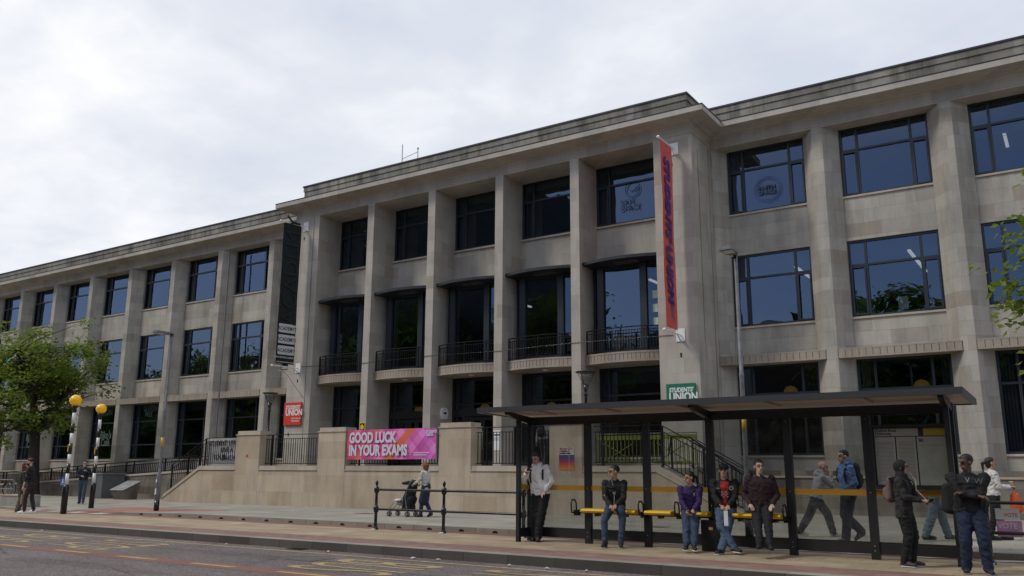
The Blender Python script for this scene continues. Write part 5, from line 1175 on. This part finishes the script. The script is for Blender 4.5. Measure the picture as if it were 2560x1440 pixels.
# 1-2 couple on the left
P=person('long brown haired person in dark top and grey trousers kissing the bearded man',-30.02,15.62,turn=128,H=1.66,skin='pale',top=(.030,.027,.027),trouser=(.085,.075,.065),shoe=(.03,.03,.03),hair=(.085,.032,.018),hairstyle='long',lean=(0,-.07),headpitch=-8,handL=(.24,-.20,.95),handR=(-.27,-.08,.80),loose=1.25)
b_=rest(P,'paper_bag','brown paper carrier bag hanging from a hand of the long haired person at the left','bag',P['gR'][0]+Vector((0,0,-.04)))
MB().prism([(-.13,-.42),(.13,-.42),(.13,-.10),(-.13,-.10)],-.06,.06,plane='xz').build('bag',mat('kraft_paper',(.24,.14,.075),.8,var=.1),b_); MB().tube([(-.06,0,-.10),(-.05,0,.02),(.05,0,.02),(.06,0,-.10)],.004,4).build('handles',M_off,b_)
P=person('bearded man in black T-shirt, dark brown trousers and white shoes kissing at the left edge',-29.0,15.45,turn=-82,H=1.79,skin='pale',top=(.010,.010,.012),trouser=(.030,.022,.016),shoe=(.75,.73,.72),sole=(.8,.8,.8),hair=(.012,.010,.009),beard=True,sleeve='34',lean=(0,-.10),headpitch=8,footL=(.10,-.10,0),footR=(-.10,.12,0),handL=(.26,-.16,.80),handR=(-.26,-.10,.82),loose=.9,hairstyle='short')
# 3 bag man
P=person('man in glasses, navy jacket and faded jeans walking towards the zebra crossing beacons',-34.15,20.25,zfp(-34.15,20.25),turn=18,H=1.72,skin='pale',jacket=(.012,.016,.030),inner=(.022,.030,.055),trouser=(.050,.066,.10),shoe=(.02,.02,.025),hair=(.015,.012,.01),glasses='clear',handL=(.12,-.20,1.30),elL=(.8,.3,-.8),handR=(-.06,-.22,1.12),elR=(-.8,.5,-.5),footL=(.09,-.16,0),footR=(-.08,.14,0),headyaw=12,curlL=1.2,curlR=1.0)
ruck(P,'black shoulder bag at the side of the man in the navy jacket',(.012,.012,.014),.9,-.12)
# 4 buggy woman
bwx,bwy=-16.35,20.25
P=person('woman with a red-brown bob and pale grey cardigan seen from behind, pushing a buggy',bwx,bwy,.1,turn=-122,H=1.60,skin='pale',top=(.50,.475,.44),trouser=(.010,.020,.070),skirt=(.012,.020,.045),shoe=(.008,.008,.009),sole=(.01,.01,.01),hair=(.17,.052,.020),hairstyle='bob',lean=(0,-.05),handL=(.18,-.34,1.04),handR=(-.18,-.34,1.04),elL=(.6,.6,-.8),elR=(-.6,.6,-.8),footL=(.07,-.14,0),footR=(-.07,.16,0),heelR=.05,curlL=1.3,curlR=1.3,toplen=.10)
a_=VIEW+rad(-122)
bo=Matrix.Rotation(a_,3,'Z')@Vector((0,.10,0)); bg_=thing('buggy','black folding buggy with silver frame and four double wheels pushed by the woman in grey','pushchair',(bwx+bo.x,bwy+bo.y,.1),a_)
MT=mat('buggy_fabric',(.012,.013,.018),.85); fr=MB()
for sd in (.2,-.2):
    fr.tube([(sd,-.46,1.06),(sd,-.55,1.0),(sd,-.82,.52),(sd,-1.28,.12)],.012,7); fr.tube([(sd,-.62,.86),(sd,-.72,.55),(sd,-.62,.12)],.012,7); fr.tube([(sd,-.80,.35),(sd,-1.15,.40),(sd,-1.30,.22)],.011,7)
fr.tube([(-.2,-1.28,.16),(.2,-1.28,.16)],.01,6).tube([(-.2,-.64,.16),(.2,-.64,.16)],.01,6); wchild(fr.build('frame',M_galv,bg_),bg_) if 0 else fr.build('frame',M_galv,bg_)
for sd in (.2,-.2):
    for yy in (-1.30,-.62):
        wv=MB()
        for o_ in (-.03,.03): wv.tube([(sd+o_,yy+.062*math.cos(a),.075+.062*math.sin(a)) for a in np.linspace(0,2*PI,17)[:-1]],.014,6,closed=True)
        wv=wv.build('wheel',M_black,bg_); MB().tube([(sd-.045,yy,.075),(sd+.045,yy,.075)],.03,8).build('hub',M_galv,wv)
q=MB(); q.cone((0,-.56,.96),(0,-.70,.62),.10,.17,wa=.17,wb=.20,side=(1,0,0)); q.cone((0,-.62,.50),(0,-.66,.34),.14,.10,wa=.19,wb=.17,side=(1,0,0)); q.cone((0,-.78,.55),(0,-.80,.34),.12,.10,wa=.18,wb=.17,side=(1,0,0)); q.cone((0,-.85,.36),(0,-1.08,.38),.07,.05,wa=.17,wb=.15,side=(1,0,0)); q.cone((0,-.70,.98),(0,-.88,.96),.06,.05,wa=.17,wb=.18,side=(1,0,0)); q.build('seat_and_hood',MT,bg_,remesh=.014,smooth_it=2)
MB().box(-.16,.16,-.86,-.60,.16,.32).build('shopping_tray',MT,bg_)
MB().ell((0,-1.12,.46),(.13,.14,.05)).build('blanket',M_off,bg_)
MB().tube([(-.2,-.47,1.06),(-.24,-.42,1.07)],.016,8).tube([(.2,-.47,1.06),(.24,-.42,1.07)],.016,8).build('handles',M_black,bg_)
# 5 man in white hoodie
P=person('tall man in white hoodie and headphones looking down at his phone at the shelter end',-9.72,15.78,turn=-22,H=1.84,skin='pink',top=(.76,.73,.70),trouser=(.006,.006,.008),shoe=(.030,.024,.022),sole=(.02,.02,.02),hair=(.035,.025,.018),hood=True,headphones=True,headyaw=-10,headpitch=28,handR=(-.17,-.24,1.30),elR=(-.6,.2,-1),handL=(.17,-.10,.97),elL=(1,.5,-.1),footL=(.02,-.10,0),footR=(-.06,.02,0),toeL=20,curlR=1.2,pelvis=(.03,.05,.93),lean=(-.08,-.02),loose=1.35,toplen=.06,build=1.2)
phone(P,'gR','black phone held up at the chin of the man in the white hoodie')
ruck(P,'black backpack worn by the man in the white hoodie',(.012,.012,.014),.95)
# 6 sitting man, dark jacket
def sit(px,py,**k): return person(x=px,y=py,**k)
P=person('seated man in dark jacket and jeans looking left, alone on the leftmost yellow seat',-7.83,15.56,turn=-14,H=1.75,skin='tan',jacket=(.012,.012,.0115),inner=(.007,.007,.008),trouser=(.032,.052,.092),shoe=(.012,.012,.013),sole=(.35,.35,.35),hair=(.010,.009,.008),headyaw=-62,headpitch=2,build=1.16,pelvis=(0,.11,.755),lean=(.0,-.16),footL=(.13,-.27,0),footR=(-.17,-.27,0),kneeL=(.35,-1,.4),kneeR=(-.35,-1,.4),handL=(.05,-.27,.79),handR=(-.05,-.28,.79),elL=(.8,.5,-1),elR=(-.8,.5,-1),curlL=.9,curlR=.9,glasses='clear',loose=.95)
chestmark(P,'shirt_mark','AJ',.07,(.5,.5,.5),.0,.30,.150,shear=.2)
w_=MB().tube([P['hp'](-.03,-.06,-.05),P['pel']+Vector((-.02,-.22,.40)),P['pel']+Vector((.0,-.20,.18)),P['gL'][0]],.0035,4).build('earphone_wire',M_off,P['t'])
# 7 seated girl
P=person('seated girl in a purple sweatshirt, jeans and canvas shoes with a black ponytail, looking left',-6.28,15.58,turn=-13,H=1.58,skin='tan',top=(.034,.014,.085),trouser=(.030,.052,.092),shoe=(.015,.015,.016),sole=(.75,.73,.68),hair=(.009,.008,.008),hairstyle='ponytail',headyaw=-58,headpitch=6,pelvis=(0,.11,.79),lean=(0,-.15),footL=(.05,-.46,0),footR=(-.10,-.48,0),kneeL=(.15,-1,.4),kneeR=(-.1,-1,.4),handL=(.06,-.28,.82),handR=(-.06,-.29,.82),elL=(.8,.5,-1),elR=(-.8,.5,-1),curlL=1.1,curlR=1.1,cuff=.14,loose=1.15,build=1.22,toplen=.06)
phone(P,'gL','black phone in the lap of the girl in the purple sweatshirt')
chestmark(P,'chest_emblem','C',.055,(.6,.58,.6),.085,.37,.150)
# 8 man in cap and red shirt
P=person('seated man in a black cap, sunglasses, black patched jacket and red T-shirt with crossed ankles',-5.62,15.60,turn=-14,H=1.74,skin='tan',jacket=(.006,.006,.007),inner=(.33,.016,.016),trouser=(.058,.088,.145),shoe=(.012,.012,.014),sole=(.62,.60,.58),hair=(.01,.01,.01),cap=(.010,.010,.011),glasses='dark',headyaw=-5,headpitch=-6,pelvis=(0,.11,.775),lean=(0,-.08),footL=(-.10,-.36,.0),footR=(.12,-.30,0),toeL=-28,toeR=40,heelR=.03,kneeL=(1.2,-1,.6),kneeR=(-1.2,-1,.6),handL=(.06,-.26,.84),handR=(-.06,-.26,.84),elL=(.9,.4,-1),elR=(-.9,.4,-1),curlL=1.0,curlR=1.0,loose=1.15,build=1.24)
chestmark(P,'shirt_print','∿∿\n∿∿',.10,(.55,.42,.40),.0,.27,.152,ls=.5)
chestmark(P,'jacket_patch','O',.10,(.45,.45,.45),.12,.36,.146); chestmark(P,'jacket_patch','L.N.',.04,(.45,.45,.45),-.12,.38,.146); chestmark(P,'jacket_patch','A',.07,(.4,.4,.4),-.20,.33,.10)
o=rest(P,'folded_paper','folded white paper held between the knees of the man in the black cap','paper',(P['gL'][0]+P['gR'][0])/2+Vector((0,-.03,-.02)))
MB().box(-.03,.035,-.006,.0,-.26,.0).box(-.025,.04,-.012,-.0065,-.25,.0).build('sheet',M_white,o)
# 9 man in maroon sweater
P=person('man in glasses and dark maroon sweater with hands in his black trouser pockets',-4.90,15.42,turn=-15,H=1.74,skin='pale',top=(.020,.006,.008),trouser=(.006,.006,.008),shoe=(.010,.010,.011),sole=(.02,.02,.02),hair=(.010,.009,.008),glasses='clear',headyaw=16,pelvis=(0,.12,.84),lean=(0,-.02),footL=(.10,-.62,0),footR=(-.06,-.66,0),kneeL=(.05,-1,.3),kneeR=(-.05,-1,.3),handL=(.19,-.05,.88),handR=(-.19,-.05,.88),elL=(.8,.9,-.5),elR=(-.8,.9,-.5),loose=1.05,build=1.26)
# 10 old man
P=person('bald man in grey hoodie striding right behind the shelter, hand at his mouth',-4.95,19.3,.1,turn=82,H=1.66,skin='pink',top=(.30,.315,.335),trouser=(.014,.015,.020),shoe=(.50,.47,.40),sole=(.5,.48,.42),hair=(.3,.28,.26),hairstyle='bald',hood=True,glasses='clear',lean=(0,-.16),headpitch=6,pelvis=(0,0,.86),footL=(.06,-.34,0),footR=(-.06,.42,0),heelL=.0,heelR=.0,kneeL=(0,-1,.2),kneeR=(0,-1,.2),handR=(-.10,-.34,1.36),elR=(-.3,.3,-1),handL=(.12,-.40,1.02),elL=(.3,1,-.6),curlR=1.1,build=1.25,loose=1.3,toplen=.04)
# 11 blue hoodie
P=person('young man in a bright blue hoodie with dark trousers walking left behind the shelter',-3.98,17.98,.1,turn=-80,H=1.77,skin='pale',top=(.105,.195,.42),trouser=(.014,.017,.032),shoe=(.045,.042,.042),sole=(.05,.05,.05),hair=(.010,.009,.009),hood=True,lean=(0,-.04),footL=(.06,-.16,0),footR=(-.05,.24,.03),heelR=.10,kneeR=(0,-1,.1),handL=(.18,-.20,.98),handR=(-.20,-.02,.86),loose=1.3,curlL=1,build=1.15)
ruck(P,'large dark backpack worn by the young man in the blue hoodie',(.018,.020,.026),1.15)
# 12 hijab woman
P=person('woman in black headscarf and grey coat holding a phone in front of the timetable',-2.50,14.98,turn=48,H=1.63,skin='tan',jacket=(.020,.0195,.019),inner=(.008,.008,.009),trouser=(.005,.005,.006),shoe=(.045,.025,.045),sole=(.55,.55,.55),hairstyle='none',hijab=(.007,.007,.008),glasses='clear',headyaw=8,handL=(.06,-.33,1.08),handR=(-.05,-.30,1.08),elL=(.8,.4,-1),elR=(-.8,.4,-1),curlL=.8,curlR=.9,footL=(.11,-.02,0),footR=(-.11,.03,0),toplen=.16,loose=1.1,build=1.18)
phone(P,'gL','black phone held in both hands by the woman in the headscarf')
ruck(P,'dusty pink and black backpack worn by the woman in the headscarf',(.13,.085,.075),.92)
MB().tube([P['hp'](.05,-.06,-.02),P['pel']+Vector((.03,-.20,.44)),P['pel']+Vector((-.02,-.21,.30)),P['gL'][0]+Vector((0,0,.02))],.004,4).build('earphone_wire',M_off,P['t'])
# 13 jeans man
P=person('man in pale jeans striding right, his upper half hidden behind the timetable case',-2.72,19.6,.1,turn=84,H=1.76,skin='pink',top=(.020,.024,.026),sleeve='34',trouser=(.115,.160,.195),shoe=(.014,.013,.013),sole=(.02,.02,.02),footL=(.06,-.26,0),footR=(-.06,.22,0),heelR=.02,handL=(.20,.05,.86),handR=(-.22,-.18,.92),loose=1.25)
# 14 large man right
P=person('broad man in black jacket with folded arms standing at the right end of the shelter',-1.52,14.50,turn=-22,H=1.70,skin='brown',jacket=(.006,.006,.007),inner=(.012,.012,.014),trouser=(.011,.020,.048),shoe=(.015,.016,.02),sole=(.25,.25,.26),hair=(.006,.006,.006),headyaw=-58,headpitch=10,handL=(-.10,-.20,1.17),handR=(.10,-.24,1.13),elL=(.9,-.1,-1),elR=(-.9,-.1,-1),curlL=.7,curlR=.7,footL=(.15,-.04,0),footR=(-.13,.04,0),build=1.42,loose=1.25,toplen=.06)
chestmark(P,'jacket_emblem','W',.11,(.12,.12,.125),.13,.38,.158); chestmark(P,'shirt_collar','V',.10,(.35,.36,.38),-.02,.40,.158)
ruck(P,'bulky black bag hanging behind the broad man with folded arms',(.010,.010,.011),1.05,-.22,-.16)
# 15 woman white jacket
P=person('woman in a short white jacket walking right with a cup beyond the shelter',-1.72,20.6,.1,turn=80,H=1.66,skin='tan',top=(.58,.565,.54),trouser=(.009,.009,.010),shoe=(.012,.012,.012),sole=(.02,.02,.02),hair=(.010,.009,.009),hairstyle='long' if 0 else 'ponytail',handR=(-.16,-.30,1.12),elR=(-.4,.6,-.8),handL=(.14,-.32,1.14),elL=(.3,.8,-.8),curlR=1.2,footL=(.06,-.15,0),footR=(-.06,.15,0),loose=1.0,toplen=.02,build=1.22)
o=rest(P,'coffee_cup','tan paper coffee cup held by the woman in the white jacket','cup',P['gL'][0]+Vector((0,-.02,-.02))); MB().lathe([(.028,0),(.038,.11)],(0,0,0),12).build('cup',mat('cup_card',(.42,.28,.14),.6),o); MB().lathe([(.041,.11),(.041,.125),(.032,.13)],(0,0,0),12).build('lid',M_off,o)
o=rest(P,'orange_bag','bright orange cloth bag hanging at the side of the woman in the white jacket','bag',P['gR'][0]); MB().cone((.0,0,-.14),(0,-.02,-.42),.05,.08,wa=.09,wb=.13,side=(0,1,0)).build('bag',cloth((.60,.10,.03)),o); MB().tube([(0,-.07,-.2),(0,0,.02),(0,.07,-.2)],.010,5).build('handles',cloth((.60,.10,.03)),o)
# 16 person on the terrace
P=person('person in pale top and grey trousers on the terrace behind the iron railing',-15.2,25.0,1.55,turn=150,H=1.72,skin='tan',top=(.40,.38,.37),trouser=(.05,.05,.055),hair=(.02,.015,.012),hairstyle='short',footL=(.08,-.08,0),footR=(-.08,.08,0))
ruck(P,'black and red backpack on the person on the terrace',(.015,.015,.018),1.05)
